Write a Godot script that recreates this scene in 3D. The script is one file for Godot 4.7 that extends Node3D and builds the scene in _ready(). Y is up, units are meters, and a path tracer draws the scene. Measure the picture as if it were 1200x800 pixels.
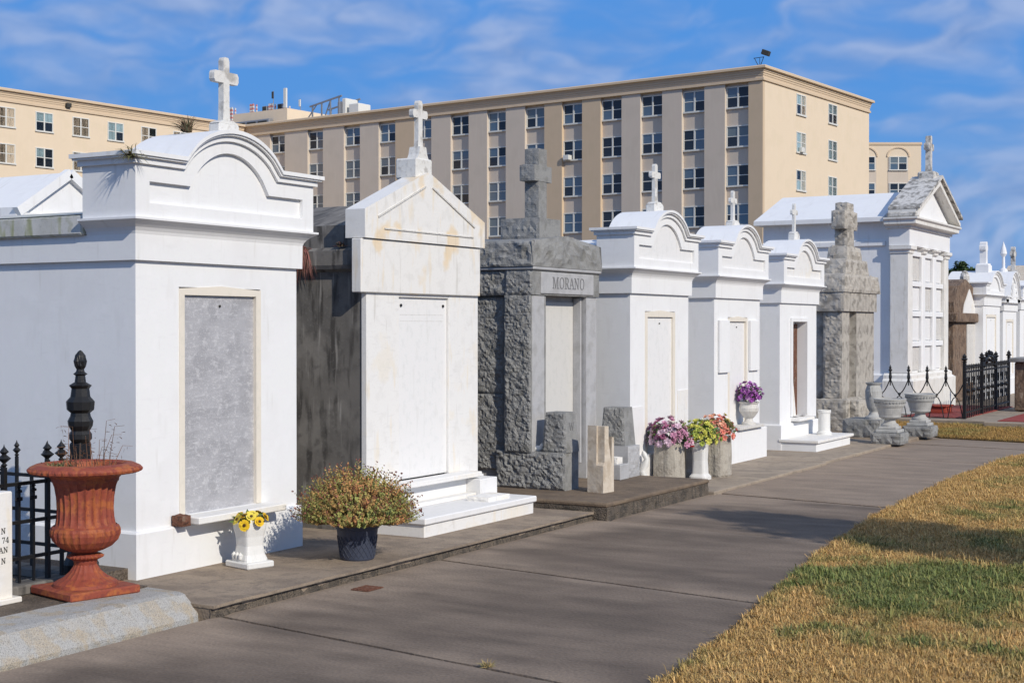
extends Node3D
# ---------------------------------------------------------------- mesh builder
class MB:
	var v := PackedVector3Array()
	var n := PackedVector3Array()
	var c := PackedColorArray()
	var col := Color(1, 1, 1)
	var use_col := false
	func tri(a: Vector3, b: Vector3, d: Vector3, out = null):
		var m := (d - a).cross(b - a)
		if m.length_squared() < 1e-16: return
		m = m.normalized()
		if out != null and m.dot(out) < 0:
			var t := b; b = d; d = t; m = -m
		v.append(a); v.append(b); v.append(d)
		n.append(m); n.append(m); n.append(m)
		if use_col:
			c.append(col); c.append(col); c.append(col)
	func quad(a: Vector3, b: Vector3, d: Vector3, e: Vector3, out = null):
		tri(a, b, d, out); tri(a, d, e, out)
	func tris(a, b, d, na, nb, nd):          # smooth triangle, normals given
		var m: Vector3 = (d - a).cross(b - a)
		if m.length_squared() < 1e-18: return
		if m.dot(na + nb + nd) < 0:
			v.append(a); v.append(d); v.append(b); n.append(na); n.append(nd); n.append(nb)
		else:
			v.append(a); v.append(b); v.append(d); n.append(na); n.append(nb); n.append(nd)
		if use_col:
			c.append(col); c.append(col); c.append(col)
	func box(lo: Vector3, hi: Vector3, b := 0.0):
		var p := Vector3(minf(lo.x, hi.x), minf(lo.y, hi.y), minf(lo.z, hi.z))
		var q := Vector3(maxf(lo.x, hi.x), maxf(lo.y, hi.y), maxf(lo.z, hi.z))
		var mid := (p + q) / 2; var h := (q - p) / 2
		b = minf(b, minf(h.x, minf(h.y, h.z)) * 0.9)
		hull8(mid, Vector3(h.x, 0, 0), Vector3(0, h.y, 0), Vector3(0, 0, h.z), b)
	func hull8(mid: Vector3, ax: Vector3, ay: Vector3, az: Vector3, b := 0.0):
		# box with half axes ax ay az and chamfer b
		var ux := ax.normalized() * b; var uy := ay.normalized() * b; var uz := az.normalized() * b
		var A := [ax, ay, az]; var U := [ux, uy, uz]
		for i in 3:
			for s in [-1.0, 1.0]:
				var o: Vector3 = A[i] * s; var a1: Vector3 = A[(i + 1) % 3] - U[(i + 1) % 3]; var a2: Vector3 = A[(i + 2) % 3] - U[(i + 2) % 3]
				quad(mid + o - a1 - a2, mid + o + a1 - a2, mid + o + a1 + a2, mid + o - a1 + a2, o)
		if b <= 0: return
		for i in 3:
			var j := (i + 1) % 3; var k := (i + 2) % 3
			for s in [-1.0, 1.0]:
				for t in [-1.0, 1.0]:
					var e0: Vector3 = A[j] * s + (A[k] - U[k]) * t; var e1: Vector3 = (A[j] - U[j]) * s + A[k] * t
					var l: Vector3 = A[i] - U[i]
					quad(mid + e0 - l, mid + e0 + l, mid + e1 + l, mid + e1 - l, e0 + e1)
		for s in [-1.0, 1.0]:
			for t in [-1.0, 1.0]:
				for w in [-1.0, 1.0]:
					tri(mid + ax * s + (ay - uy) * t + (az - uz) * w, mid + (ax - ux) * s + ay * t + (az - uz) * w, mid + (ax - ux) * s + (ay - uy) * t + az * w, ax * s + ay * t + az * w)
	func m3(axis: String, p: Vector2, a: float) -> Vector3:
		if axis == "x": return Vector3(a, p.y, p.x)
		if axis == "z": return Vector3(p.x, p.y, a)
		return Vector3(p.x, a, p.y)
	func extrude(poly: PackedVector2Array, axis: String, a0: float, a1: float, caps := 3):
		var dir := m3(axis, Vector2.ZERO, 1.0)
		var idx := Geometry2D.triangulate_polygon(poly)
		for i in range(0, idx.size(), 3):
			if caps & 1: tri(m3(axis, poly[idx[i]], a0), m3(axis, poly[idx[i + 1]], a0), m3(axis, poly[idx[i + 2]], a0), dir * (a0 - a1))
			if caps & 2: tri(m3(axis, poly[idx[i]], a1), m3(axis, poly[idx[i + 1]], a1), m3(axis, poly[idx[i + 2]], a1), dir * (a1 - a0))
		var area := 0.0
		for i in poly.size():
			area += poly[i].cross(poly[(i + 1) % poly.size()])
		for i in poly.size():
			var p := poly[i]; var q := poly[(i + 1) % poly.size()]
			var o := Vector2(q.y - p.y, p.x - q.x) * signf(area)
			quad(m3(axis, p, a0), m3(axis, q, a0), m3(axis, q, a1), m3(axis, p, a1), m3(axis, o, 0.0))
	func wrap(prof: Array, xb: float, xf: float, zn: float, zf: float):
		# moulding: profile of (projection, y) led round near side, front (+x) and far side of a block; top and bottom closed
		var ring := []
		for p in prof:
			ring.append([Vector3(xb, p.y, zn + p.x), Vector3(xf + p.x, p.y, zn + p.x), Vector3(xf + p.x, p.y, zf - p.x), Vector3(xb, p.y, zf - p.x)])
		var outs := [Vector3(0, 0, 1), Vector3(1, 0, 0), Vector3(0, 0, -1), Vector3(-1, 0, 0)]
		for i in ring.size() - 1:
			var dp: Vector2 = prof[i + 1] - prof[i]
			for k in 4:
				var kk := (k + 1) % 4
				var o: Vector3 = outs[k] * dp.y - Vector3(0, 1, 0) * dp.x
				if k == 3: o = outs[3]
				quad(ring[i][k], ring[i][kk], ring[i + 1][kk], ring[i + 1][k], o)
		var r: Array = ring[0]; quad(r[0], r[1], r[2], r[3], Vector3.DOWN)
		r = ring[ring.size() - 1]; quad(r[0], r[1], r[2], r[3], Vector3.UP)
	func lathe(prof: Array, at: Vector3, seg := 32, flute = null, sq := 0.0):
		var rows := []
		for i in prof.size():
			var row := []
			for k in seg + 1:
				var a := TAU * k / seg
				var r: float = prof[i].x
				if flute != null: r = flute.call(r, prof[i].y, a)
				if sq > 0: r /= pow(pow(absf(cos(a)), sq) + pow(absf(sin(a)), sq), 1.0 / sq)
				row.append(at + Vector3(cos(a) * r, prof[i].y, sin(a) * r))
			rows.append(row)
		for i in rows.size() - 1:
			var sharp: bool = prof[i].distance_to(prof[i + 1]) < 1e-6
			if sharp: continue
			for k in seg:
				var a = rows[i][k]; var b = rows[i][k + 1]; var d = rows[i + 1][k + 1]; var e = rows[i + 1][k]
				var t2: Vector2 = prof[i + 1] - prof[i]
				var ang := TAU * (k + 0.5) / seg
				var o := Vector3(cos(ang) * t2.y, -t2.x, sin(ang) * t2.y)
				quad(a, b, d, e, o)
	func disc(at: Vector3, r: float, up := Vector3.UP, seg := 24):
		for k in seg:
			var a := TAU * k / seg; var b := TAU * (k + 1) / seg
			tri(at, at + Vector3(cos(a), 0, sin(a)) * r, at + Vector3(cos(b), 0, sin(b)) * r, up)
	func tube(pts: Array, rad, seg := 8):
		var rows := []; var nor := []
		var last := Vector3.ZERO
		for i in pts.size():
			var d: Vector3 = (pts[mini(i + 1, pts.size() - 1)] - pts[maxi(i - 1, 0)]).normalized()
			var u: Vector3
			if last == Vector3.ZERO: u = d.cross(Vector3(0.31, 0.2, 0.93)).normalized()
			else: u = (last - d * last.dot(d)).normalized()
			last = u
			var w := d.cross(u)
			var r: float = rad[i] if rad is Array else rad
			var row := []; var nr := []
			for k in seg + 1:
				var a := TAU * k / seg
				var o := u * cos(a) + w * sin(a)
				row.append(pts[i] + o * r); nr.append(o)
			rows.append(row); nor.append(nr)
		for i in rows.size() - 1:
			for k in seg:
				tris(rows[i][k], rows[i][k + 1], rows[i + 1][k + 1], nor[i][k], nor[i][k + 1], nor[i + 1][k + 1])
				tris(rows[i][k], rows[i + 1][k + 1], rows[i + 1][k], nor[i][k], nor[i + 1][k + 1], nor[i + 1][k])
		var e := rows.size() - 1
		for k in seg:
			tri(pts[0], rows[0][k], rows[0][k + 1], pts[0] - pts[1])
			tri(pts[e], rows[e][k], rows[e][k + 1], pts[e] - pts[e - 1])
	func bar(a: Vector3, b: Vector3, w: float, h := -1.0):
		# square bar
		if h < 0: h = w
		var d := (b - a) / 2
		var u := d.cross(Vector3.UP)
		if u.length() < 1e-5: u = Vector3(1, 0, 0)
		u = u.normalized() * w / 2
		var t := u.cross(d).normalized() * h / 2
		hull8((a + b) / 2, d, u, t, 0.0)
	func face_grid(o: Vector3, eu: Vector3, ev: Vector3, nn: Vector3, nu: int, nv: int, f: Callable):
		# displaced patch: f(point, s, t) -> displacement along nn
		var g := []
		for i in nu + 1:
			var r := []
			for j in nv + 1:
				var s := float(i) / nu; var t := float(j) / nv
				var p := o + eu * s + ev * t
				r.append(p + nn * float(f.call(p, s, t)))
			g.append(r)
		for i in nu:
			for j in nv:
				if (i + j) % 2 == 0:
					tri(g[i][j], g[i + 1][j], g[i + 1][j + 1], nn); tri(g[i][j], g[i + 1][j + 1], g[i][j + 1], nn)
				else:
					tri(g[i][j], g[i + 1][j], g[i][j + 1], nn); tri(g[i + 1][j], g[i + 1][j + 1], g[i][j + 1], nn)
	func rock(lo: Vector3, hi: Vector3, nz: FastNoiseLite, amp: float, cell: float, smooth := "", taper := 0.0):
		# rock-faced stone: pitched edges, hewn faces; faces named in smooth stay flat. taper narrows the top
		var p := Vector3(minf(lo.x, hi.x), minf(lo.y, hi.y), minf(lo.z, hi.z))
		var q := Vector3(maxf(lo.x, hi.x), maxf(lo.y, hi.y), maxf(lo.z, hi.z))
		var s := q - p
		var tw := func(w: Vector3) -> Vector3:
			var k: float = 1.0 - taper * (w.y - p.y) / s.y
			var m := (p + q) / 2
			return Vector3(m.x + (w.x - m.x) * k, w.y, m.z + (w.z - m.z) * k)
		for d in ["+x", "-x", "+y", "-y", "+z", "-z"]:
			var sg := 1.0 if d[0] == "+" else -1.0
			var o := p; var eu: Vector3; var ev: Vector3; var nn: Vector3
			if d[1] == "x":
				eu = Vector3(0, 0, s.z); ev = Vector3(0, s.y, 0); nn = Vector3(sg, 0, 0)
				if sg > 0: o.x = q.x
			elif d[1] == "y":
				eu = Vector3(s.x, 0, 0); ev = Vector3(0, 0, s.z); nn = Vector3(0, sg, 0)
				if sg > 0: o.y = q.y
			else:
				eu = Vector3(s.x, 0, 0); ev = Vector3(0, s.y, 0); nn = Vector3(0, 0, sg)
				if sg > 0: o.z = q.z
			if smooth.contains(d) or d == "-y":
				quad(tw.call(o), tw.call(o + eu), tw.call(o + eu + ev), tw.call(o + ev), nn)
				continue
			var nu := maxi(2, int(eu.length() / cell)); var nv := maxi(2, int(ev.length() / cell))
			var lu := eu.length(); var lv := ev.length()
			var disp := func(w: Vector3, a: float, b: float) -> float:
				var e := minf(minf(a, 1 - a) * lu, minf(b, 1 - b) * lv)
				var fade := smoothstep(0.0, amp * 1.0, e)
				var x := nz.get_noise_3d(w.x * 30, w.y * 30, w.z * 30)
				var y := nz.get_noise_3d(w.x * 90 + 50, w.y * 90, w.z * 90)
				var z := nz.get_noise_3d(w.x * 210, w.y * 210 + 9, w.z * 210)
				return amp * fade * (0.5 + 0.45 * x + 0.55 * y + 0.5 * z)
			var g := []
			for i in nu + 1:
				var r := []
				for j in nv + 1:
					var a := float(i) / nu; var b := float(j) / nv
					var w := o + eu * a + ev * b
					r.append(tw.call(w) + nn * float(disp.call(w, a, b)))
				g.append(r)
			for i in nu:
				for j in nv:
					if (i * 7 + j * 3) % 2 == 0:
						tri(g[i][j], g[i + 1][j], g[i + 1][j + 1], nn); tri(g[i][j], g[i + 1][j + 1], g[i][j + 1], nn)
					else:
						tri(g[i][j], g[i + 1][j], g[i][j + 1], nn); tri(g[i + 1][j], g[i + 1][j + 1], g[i][j + 1], nn)
	func mesh(off := Vector3.ZERO) -> ArrayMesh:
		var a := []; a.resize(Mesh.ARRAY_MAX)
		var vv := v
		if off != Vector3.ZERO:
			vv = PackedVector3Array()
			vv.resize(v.size())
			for i in v.size(): vv[i] = v[i] - off
		a[Mesh.ARRAY_VERTEX] = vv; a[Mesh.ARRAY_NORMAL] = n
		if use_col: a[Mesh.ARRAY_COLOR] = c
		var m := ArrayMesh.new()
		m.add_surface_from_arrays(Mesh.PRIMITIVE_TRIANGLES, a)
		return m

var M := {}
var org := Vector3.ZERO
var taken := {}
var rng := RandomNumberGenerator.new()
var hew := FastNoiseLite.new()

func numbered(s: String) -> String:
	if not taken.has(s):
		taken[s] = 0
		return s
	taken[s] += 1
	return "%s_%03d" % [s, taken[s]]
func V(x, y, z) -> Vector3: return Vector3(x, y, z)
func thing(called: String, label: String, category: String, at: Vector3, group := "") -> Node3D:
	var o := Node3D.new(); o.name = numbered(called); add_child(o); o.position = at
	o.set_meta("label", label); o.set_meta("category", category)
	if group != "": o.set_meta("group", group)
	org = at
	return o
func part(called: String, mb: MB, mat: Material, parent: Node3D, label := "") -> MeshInstance3D:
	# geometry given in world coordinates; org is the position of the thing it belongs to
	var o := MeshInstance3D.new(); o.name = called; o.mesh = mb.mesh(org); o.material_override = mat
	parent.add_child(o, true)
	if label != "": o.set_meta("label", label)
	return o
func inst(called: String, m: Mesh, mat: Material, parent: Node3D, t: Transform3D) -> MeshInstance3D:
	var o := MeshInstance3D.new(); o.name = called; o.mesh = m; o.material_override = mat; o.transform = t
	parent.add_child(o, true)
	return o
func struct(called: String, mb: MB, mat: Material) -> MeshInstance3D:
	org = Vector3.ZERO
	var o := MeshInstance3D.new(); o.name = numbered(called); o.mesh = mb.mesh(); o.material_override = mat
	add_child(o); o.set_meta("kind", "structure")
	return o
func P2(a: Array) -> PackedVector2Array:
	var p := PackedVector2Array()
	for k in a: p.append(Vector2(k[0], k[1]))
	return p
func BX(a: Vector3, b: Vector3, bev := 0.0) -> MB:
	var m := MB.new(); m.box(a, b, bev); return m

# ---------------------------------------------------------------- textures
func noise_bytes(size: int, seed_: int, freq: float, oct: int, sx := 1.0, kind := FastNoiseLite.TYPE_SIMPLEX_SMOOTH, fractal := FastNoiseLite.FRACTAL_FBM) -> PackedByteArray:
	var f := FastNoiseLite.new(); f.seed = seed_; f.noise_type = kind; f.frequency = freq / size; f.fractal_octaves = oct; f.fractal_type = fractal
	var w := size; var h := size
	if sx > 1.0: w = int(size / sx)
	if sx < 1.0: h = int(size * sx)
	var im := f.get_seamless_image(w, h, false, false, 0.15, true)
	if w != size or h != size: im.resize(size, size, Image.INTERPOLATE_CUBIC)
	im.convert(Image.FORMAT_L8)
	return im.get_data()
func col_tex(size: int, layers: Array, base: Color) -> ImageTexture:
	# layers: [bytes, colour, lo, hi, strength]; each mixes its colour in where its noise runs from lo to hi
	var d := PackedByteArray(); d.resize(size * size * 3)
	var luts := []
	for l in layers:
		var t := PackedFloat32Array(); t.resize(256)
		for i in 256: t[i] = smoothstep(l[2], l[3], i / 255.0) * l[4]
		luts.append(t)
	var nl := layers.size()
	for i in size * size:
		var r := base.r; var g := base.g; var b := base.b
		for k in nl:
			var q: float = luts[k][layers[k][0][i]]
			if q > 0.003:
				var cc: Color = layers[k][1]
				r += (cc.r - r) * q; g += (cc.g - g) * q; b += (cc.b - b) * q
		d[i * 3] = int(clampf(r, 0, 1) * 255); d[i * 3 + 1] = int(clampf(g, 0, 1) * 255); d[i * 3 + 2] = int(clampf(b, 0, 1) * 255)
	return ImageTexture.create_from_image(Image.create_from_data(size, size, false, Image.FORMAT_RGB8, d))
func grey_tex(size: int, b: PackedByteArray) -> ImageTexture:
	return ImageTexture.create_from_image(Image.create_from_data(size, size, false, Image.FORMAT_L8, b))
func mat(tex, tile: float, rough: float, bump = null, bump_cm := 0.3, tint := Color(1, 1, 1)) -> StandardMaterial3D:
	var m := StandardMaterial3D.new()
	m.albedo_color = tint; m.roughness = rough
	if tex != null: m.albedo_texture = tex
	m.uv1_triplanar = true; m.uv1_world_triplanar = true; m.uv1_scale = Vector3.ONE / tile
	m.uv1_triplanar_sharpness = 6.0
	if bump != null:
		m.heightmap_enabled = true; m.heightmap_texture = bump; m.heightmap_scale = bump_cm
	return m
func plain(c: Color, rough := 0.7, metal := 0.0) -> StandardMaterial3D:
	var m := StandardMaterial3D.new(); m.albedo_color = c; m.roughness = rough; m.metallic = metal
	return m

func make_materials():
	hew.seed = 11; hew.noise_type = FastNoiseLite.TYPE_SIMPLEX; hew.frequency = 0.16; hew.fractal_octaves = 3
	var S := 512
	var soft := noise_bytes(S, 1, 5, 4)
	var mid := noise_bytes(S, 2, 16, 4)
	var fine := noise_bytes(S, 3, 90, 2)
	var grain := noise_bytes(S, 4, 170, 1)
	var drip := noise_bytes(S, 5, 22, 4, 0.16)
	var drip2 := noise_bytes(S, 6, 34, 3, 0.1)
	var sweep := noise_bytes(S, 7, 26, 4, 7.0)
	var sweep2 := noise_bytes(S, 8, 60, 3, 5.0)
	var cells := noise_bytes(S, 9, 60, 2, 1.0, FastNoiseLite.TYPE_CELLULAR)
	var soft2 := noise_bytes(S, 10, 4, 5)
	var t_fine := grey_tex(S, fine)
	var t_mid := grey_tex(S, mid)
	var t_grain := grey_tex(S, grain)
	var t_cells := grey_tex(S, cells)
	M.plaster = mat(col_tex(S, [[soft, Color(.87, .87, .87), .5, .8, .4], [drip, Color(.84, .837, .83), .66, .9, .3], [mid, Color(.925, .927, .93), .55, .8, .3], [drip2, Color(.74, .73, .70), .78, .95, .25], [fine, Color(.86, .86, .86), .6, .9, .2], [sweep2, Color(.85, .85, .85), .68, .9, .25]], Color(.90, .902, .905)), 3.1, .8, t_mid, .07)
	M.plaster_far = mat(M.plaster.albedo_texture, 3.7, .8, t_mid, .07)
	M.plaster_worn = mat(col_tex(S, [[soft, Color(.82, .81, .78), .45, .75, .5], [drip, Color(.72, .70, .66), .62, .9, .45], [mid, Color(.9, .895, .88), .55, .8, .4], [drip2, Color(.60, .58, .54), .76, .95, .4]], Color(.875, .868, .85)), 2.1, .8, t_mid, .15)
	M.roof_slab = mat(col_tex(S, [[soft, Color(.70, .70, .68), .4, .7, .6], [drip, Color(.56, .58, .42), .56, .85, .75], [mid, Color(.58, .59, .50), .62, .85, .35], [fine, Color(.5, .5, .48), .65, .9, .25]], Color(.78, .78, .765)), 2.3, .85, t_mid, .2)
	M.marble = mat(col_tex(S, [[mid, Color(.85, .845, .83), .5, .8, .4], [drip, Color(.89, .82, .69), .66, .88, .3], [soft2, Color(.90, .85, .75), .62, .85, .3], [drip2, Color(.68, .66, .62), .74, .95, .3], [fine, Color(.80, .79, .77), .65, .9, .25], [sweep2, Color(.80, .795, .78), .66, .9, .3]], Color(.90, .895, .885)), 2.4, .6, t_fine, .06)
	M.marble_rust = mat(col_tex(S, [[mid, Color(.84, .83, .81), .5, .8, .45], [soft2, Color(.89, .755, .555), .57, .76, .5], [drip, Color(.89, .78, .60), .64, .88, .28], [drip2, Color(.68, .66, .62), .74, .95, .3], [fine, Color(.78, .77, .74), .65, .9, .25]], Color(.895, .888, .873)), 2.7, .6, t_fine, .06)
	M.marble_clean = mat(col_tex(S, [[mid, Color(.84, .84, .835), .5, .85, .4], [drip, Color(.83, .825, .81), .62, .9, .35], [fine, Color(.78, .78, .77), .66, .9, .22]], Color(.895, .894, .89)), 1.6, .6, t_fine, .05)
	M.cream = mat(M.marble_clean.albedo_texture, 1.3, .65, t_fine, .06, Color(.985, .955, .90))
	M.marble_tan = mat(col_tex(S, [[soft, Color(.74, .68, .60), .42, .75, .6], [soft2, Color(.66, .595, .515), .5, .8, .5], [mid, Color(.86, .82, .76), .5, .8, .5], [fine, Color(.62, .57, .51), .62, .88, .35]], Color(.80, .755, .69)), 1.1, .85, t_mid, .25)
	M.tablet_pale = mat(M.marble_clean.albedo_texture, 1.4, .75, t_fine, .08, Color(.90, .895, .88))
	M.marble_grey = mat(col_tex(S, [[mid, Color(.70, .70, .69), .5, .85, .6], [drip, Color(.66, .64, .60), .55, .85, .5], [fine, Color(.60, .60, .58), .6, .9, .35]], Color(.82, .81, .79)), 1.0, .7, t_fine, .3)
	M.tablet_grey = mat(col_tex(S, [[soft, Color(.60, .60, .615), .42, .7, .7], [sweep, Color(.74, .74, .755), .56, .8, .4], [sweep2, Color(.88, .88, .885), .68, .84, .45], [cells, Color(.56, .56, .58), .5, .9, .25], [mid, Color(.80, .80, .81), .6, .8, .5], [fine, Color(.86, .86, .87), .62, .82, .5], [grain, Color(.55, .55, .57), .62, .85, .35]], Color(.67, .67, .685)), 1.15, .6, t_mid, .1)
	M.stucco_dark = mat(col_tex(S, [[soft, Color(.36, .35, .335), .4, .7, .5], [drip, Color(.22, .21, .20), .5, .78, .7], [soft2, Color(.57, .555, .53), .62, .8, .45], [mid, Color(.30, .29, .28), .55, .85, .5], [fine, Color(.55, .54, .52), .62, .9, .4], [drip2, Color(.70, .685, .66), .68, .9, .6]], Color(.455, .44, .42)), 2.7, .9, t_mid, .3)
	M.granite = mat(col_tex(S, [[soft, Color(.46, .46, .455), .4, .75, .6], [grain, Color(.74, .74, .735), .55, .8, .6], [fine, Color(.35, .35, .35), .55, .8, .65], [soft2, Color(.44, .435, .41), .6, .85, .4]], Color(.57, .57, .563)), .9, .85, t_fine, .6)
	M.granite_smooth = mat(col_tex(S, [[soft, Color(.62, .62, .625), .4, .75, .6], [grain, Color(.80, .80, .80), .55, .8, .5], [fine, Color(.54, .54, .55), .58, .8, .5], [soft2, Color(.55, .54, .52), .6, .9, .3]], Color(.69, .69, .695)), .9, .7, t_fine, .08)
	M.granite_tan = mat(col_tex(S, [[soft, Color(.60, .575, .54), .4, .75, .7], [grain, Color(.84, .825, .79), .55, .8, .5], [fine, Color(.42, .40, .38), .55, .8, .6], [soft2, Color(.47, .45, .42), .58, .8, .6]], Color(.72, .695, .655)), 1.0, .88, t_fine, .5)
	M.dirty_stone = mat(col_tex(S, [[mid, Color(.60, .585, .56), .5, .75, .6], [soft, Color(.44, .43, .41), .55, .8, .7], [fine, Color(.70, .69, .66), .6, .85, .3], [soft2, Color(.38, .37, .355), .6, .8, .6]], Color(.80, .79, .77)), 1.3, .85, t_mid, .25)
	M.cross_stone = mat(col_tex(S, [[mid, Color(.72, .705, .68), .55, .85, .5], [soft2, Color(.58, .565, .54), .6, .85, .6], [fine, Color(.76, .75, .72), .64, .9, .3]], Color(.85, .845, .83)), 1.0, .8, t_mid, .2)
	var L := 1024
	var pl := noise_bytes(L, 21, 9, 5)
	var ps := noise_bytes(L, 22, 22, 4, 5.0)
	var ps2 := noise_bytes(L, 23, 60, 3, 8.0)
	var pf := noise_bytes(L, 24, 240, 2)
	var pg := noise_bytes(L, 25, 420, 1)
	var pc := noise_bytes(L, 27, 34, 4)
	var t_pf := grey_tex(L, pf)
	M.path = mat(col_tex(L, [[pl, Color(.52, .46, .40), .42, .7, .35], [ps, Color(.63, .56, .485), .5, .78, .35], [ps2, Color(.49, .435, .38), .54, .8, .3], [pf, Color(.46, .41, .36), .55, .85, .45], [pg, Color(.70, .63, .55), .62, .85, .45]], Color(.575, .51, .445)), 6.3, .9, t_pf, .4)
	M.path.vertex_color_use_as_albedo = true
	M.walk = mat(col_tex(L, [[pl, Color(.46, .41, .36), .45, .7, .6], [ps, Color(.65, .585, .50), .5, .74, .4], [pc, Color(.43, .385, .34), .56, .76, .4], [pf, Color(.38, .34, .30), .57, .85, .4], [pg, Color(.68, .62, .54), .66, .85, .3]], Color(.57, .51, .445)), 5.1, .9, t_pf, .35)
	M.walk_brown = mat(M.walk.albedo_texture, 4.3, .92, t_pf, .4, Color(.80, .775, .745))
	M.walk_edge = mat(col_tex(S, [[soft, Color(.25, .23, .21), .4, .7, .8], [drip, Color(.20, .19, .17), .5, .8, .7], [mid, Color(.47, .42, .36), .58, .8, .6], [fine, Color(.20, .185, .17), .55, .85, .6], [grain, Color(.55, .50, .44), .6, .85, .5]], Color(.37, .335, .295)), 1.3, .9, t_fine, 1.0)
	M.walk_sandy = mat(col_tex(L, [[pl, Color(.53, .485, .43), .45, .7, .6], [ps, Color(.68, .62, .54), .5, .74, .5], [pf, Color(.42, .385, .35), .6, .85, .35], [pc, Color(.46, .42, .37), .6, .8, .45]], Color(.61, .555, .49)), 5.6, .9, t_pf, .3)
	M.kerb = mat(col_tex(S, [[soft2, Color(.65, .545, .39), .52, .74, .5], [grain, Color(.80, .79, .77), .52, .75, .7], [fine, Color(.40, .40, .40), .55, .8, .7], [mid, Color(.52, .51, .48), .55, .8, .4]], Color(.64, .635, .62)), .8, .85, t_fine, .4)
	M.soil = mat(col_tex(S, [[soft, Color(.30, .265, .23), .4, .7, .8], [fine, Color(.22, .19, .165), .5, .8, .6], [grain, Color(.52, .47, .41), .62, .85, .6], [mid, Color(.44, .39, .34), .55, .8, .6]], Color(.37, .33, .29)), 1.9, .95, t_fine, 1.2)
	M.turf = mat(col_tex(S, [[soft, Color(.30, .29, .14), .45, .65, .7], [fine, Color(.46, .36, .20), .45, .8, .8], [grain, Color(.20, .16, .09), .5, .8, .7]], Color(.38, .30, .16)), 1.7, 1.0, t_fine, 1.5)
	M.red_paving = mat(col_tex(S, [[soft, Color(.50, .20, .17), .4, .7, .6], [mid, Color(.66, .33, .27), .55, .8, .5], [fine, Color(.40, .15, .13), .55, .85, .4]], Color(.58, .235, .195)), 1.7, .8, t_fine, .3)
	M.rust = mat(col_tex(S, [[soft, Color(.67, .375, .19), .46, .7, .75], [mid, Color(.45, .21, .175), .5, .75, .6], [drip, Color(.68, .43, .22), .62, .84, .5], [fine, Color(.36, .17, .135), .6, .88, .4]], Color(.56, .265, .19)), .7, .7, t_fine, .08)
	M.iron = mat(col_tex(S, [[mid, Color(.05, .05, .055), .5, .8, .7], [fine, Color(.13, .125, .125), .6, .85, .6]], Color(.085, .085, .09)), .5, .5, t_fine, .1)
	M.brick_old = mat(col_tex(S, [[mid, Color(.30, .20, .16), .45, .75, .8], [soft, Color(.52, .46, .40), .58, .78, .7], [fine, Color(.22, .15, .12), .55, .85, .5]], Color(.44, .29, .22)), .7, .95, t_mid, 1.2)
	M.brown_stucco = mat(col_tex(S, [[soft, Color(.31, .25, .21), .42, .7, .7], [drip, Color(.66, .61, .55), .58, .8, .65], [mid, Color(.53, .45, .38), .5, .8, .6]], Color(.45, .37, .305)), 1.1, .95, t_mid, .6)
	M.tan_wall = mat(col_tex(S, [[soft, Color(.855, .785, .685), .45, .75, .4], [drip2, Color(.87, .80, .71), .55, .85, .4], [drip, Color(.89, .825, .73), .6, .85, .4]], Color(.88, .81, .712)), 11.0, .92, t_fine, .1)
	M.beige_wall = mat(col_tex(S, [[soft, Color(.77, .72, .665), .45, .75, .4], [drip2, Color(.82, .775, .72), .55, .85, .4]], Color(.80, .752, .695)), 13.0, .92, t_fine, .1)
	M.tan_cornice = mat(M.tan_wall.albedo_texture, 9.0, .9, null, .3, Color(.93, .91, .89))
	M.pier_tan = mat(M.tan_wall.albedo_texture, 9.0, .92, null, .3, Color(.905, .88, .855))
	M.pot_blue = plain(Color(.235, .26, .325), .5)
	M.stone_rough = mat(col_tex(S, [[soft, Color(.58, .55, .51), .42, .7, .7], [mid, Color(.74, .715, .67), .55, .8, .5], [fine, Color(.46, .44, .41), .58, .85, .5]], Color(.68, .655, .61)), .7, .92, t_mid, .5)
	M.stem = plain(Color(.30, .26, .14), .9)
	M.white_glaze = mat(M.marble_clean.albedo_texture, .5, .45, t_fine, .1, Color(.98, .98, .97))
	M.urn_stone = mat(col_tex(S, [[soft, Color(.62, .62, .61), .42, .7, .6], [mid, Color(.72, .715, .70), .55, .8, .5], [fine, Color(.52, .52, .51), .6, .85, .4], [drip, Color(.56, .555, .54), .62, .85, .4]], Color(.70, .70, .69)), .8, .85, t_fine, .2)
	M.window_frame = plain(Color(.84, .84, .82), .5)
	M.glass_dark = plain(Color(.145, .18, .225), .08); M.glass_dark.metallic_specular = .45
	M.glass_blue = plain(Color(.31, .39, .46), .1); M.glass_blue.metallic_specular = .7
	M.glass_blind = plain(Color(.62, .72, .74), .25); M.glass_blind.metallic_specular = .6
	M.glass_half = plain(Color(.42, .47, .50), .2); M.glass_half.metallic_specular = .5
	M.metal_grey = plain(Color(.55, .56, .58), .5, .4)
	M.red_white = plain(Color(.80, .52, .48), .7)
	M.engraved = plain(Color(.47, .47, .475), .8)
	M.drain = mat(M.brick_old.albedo_texture, .4, .9, t_fine, .2, Color(1, .95, .9))
	M.lead = plain(Color(.22, .22, .21), .8)
	M.leaf = StandardMaterial3D.new(); M.leaf.vertex_color_use_as_albedo = true; M.leaf.roughness = .8; M.leaf.backlight = Color(.3, .3, .2)
	M.paint = StandardMaterial3D.new(); M.paint.vertex_color_use_as_albedo = true; M.paint.roughness = .7
	M.bark = mat(col_tex(S, [[drip, Color(.25, .2, .16), .4, .8, .8]], Color(.40, .34, .28)), .8, .95, t_mid, 1.0)

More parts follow.
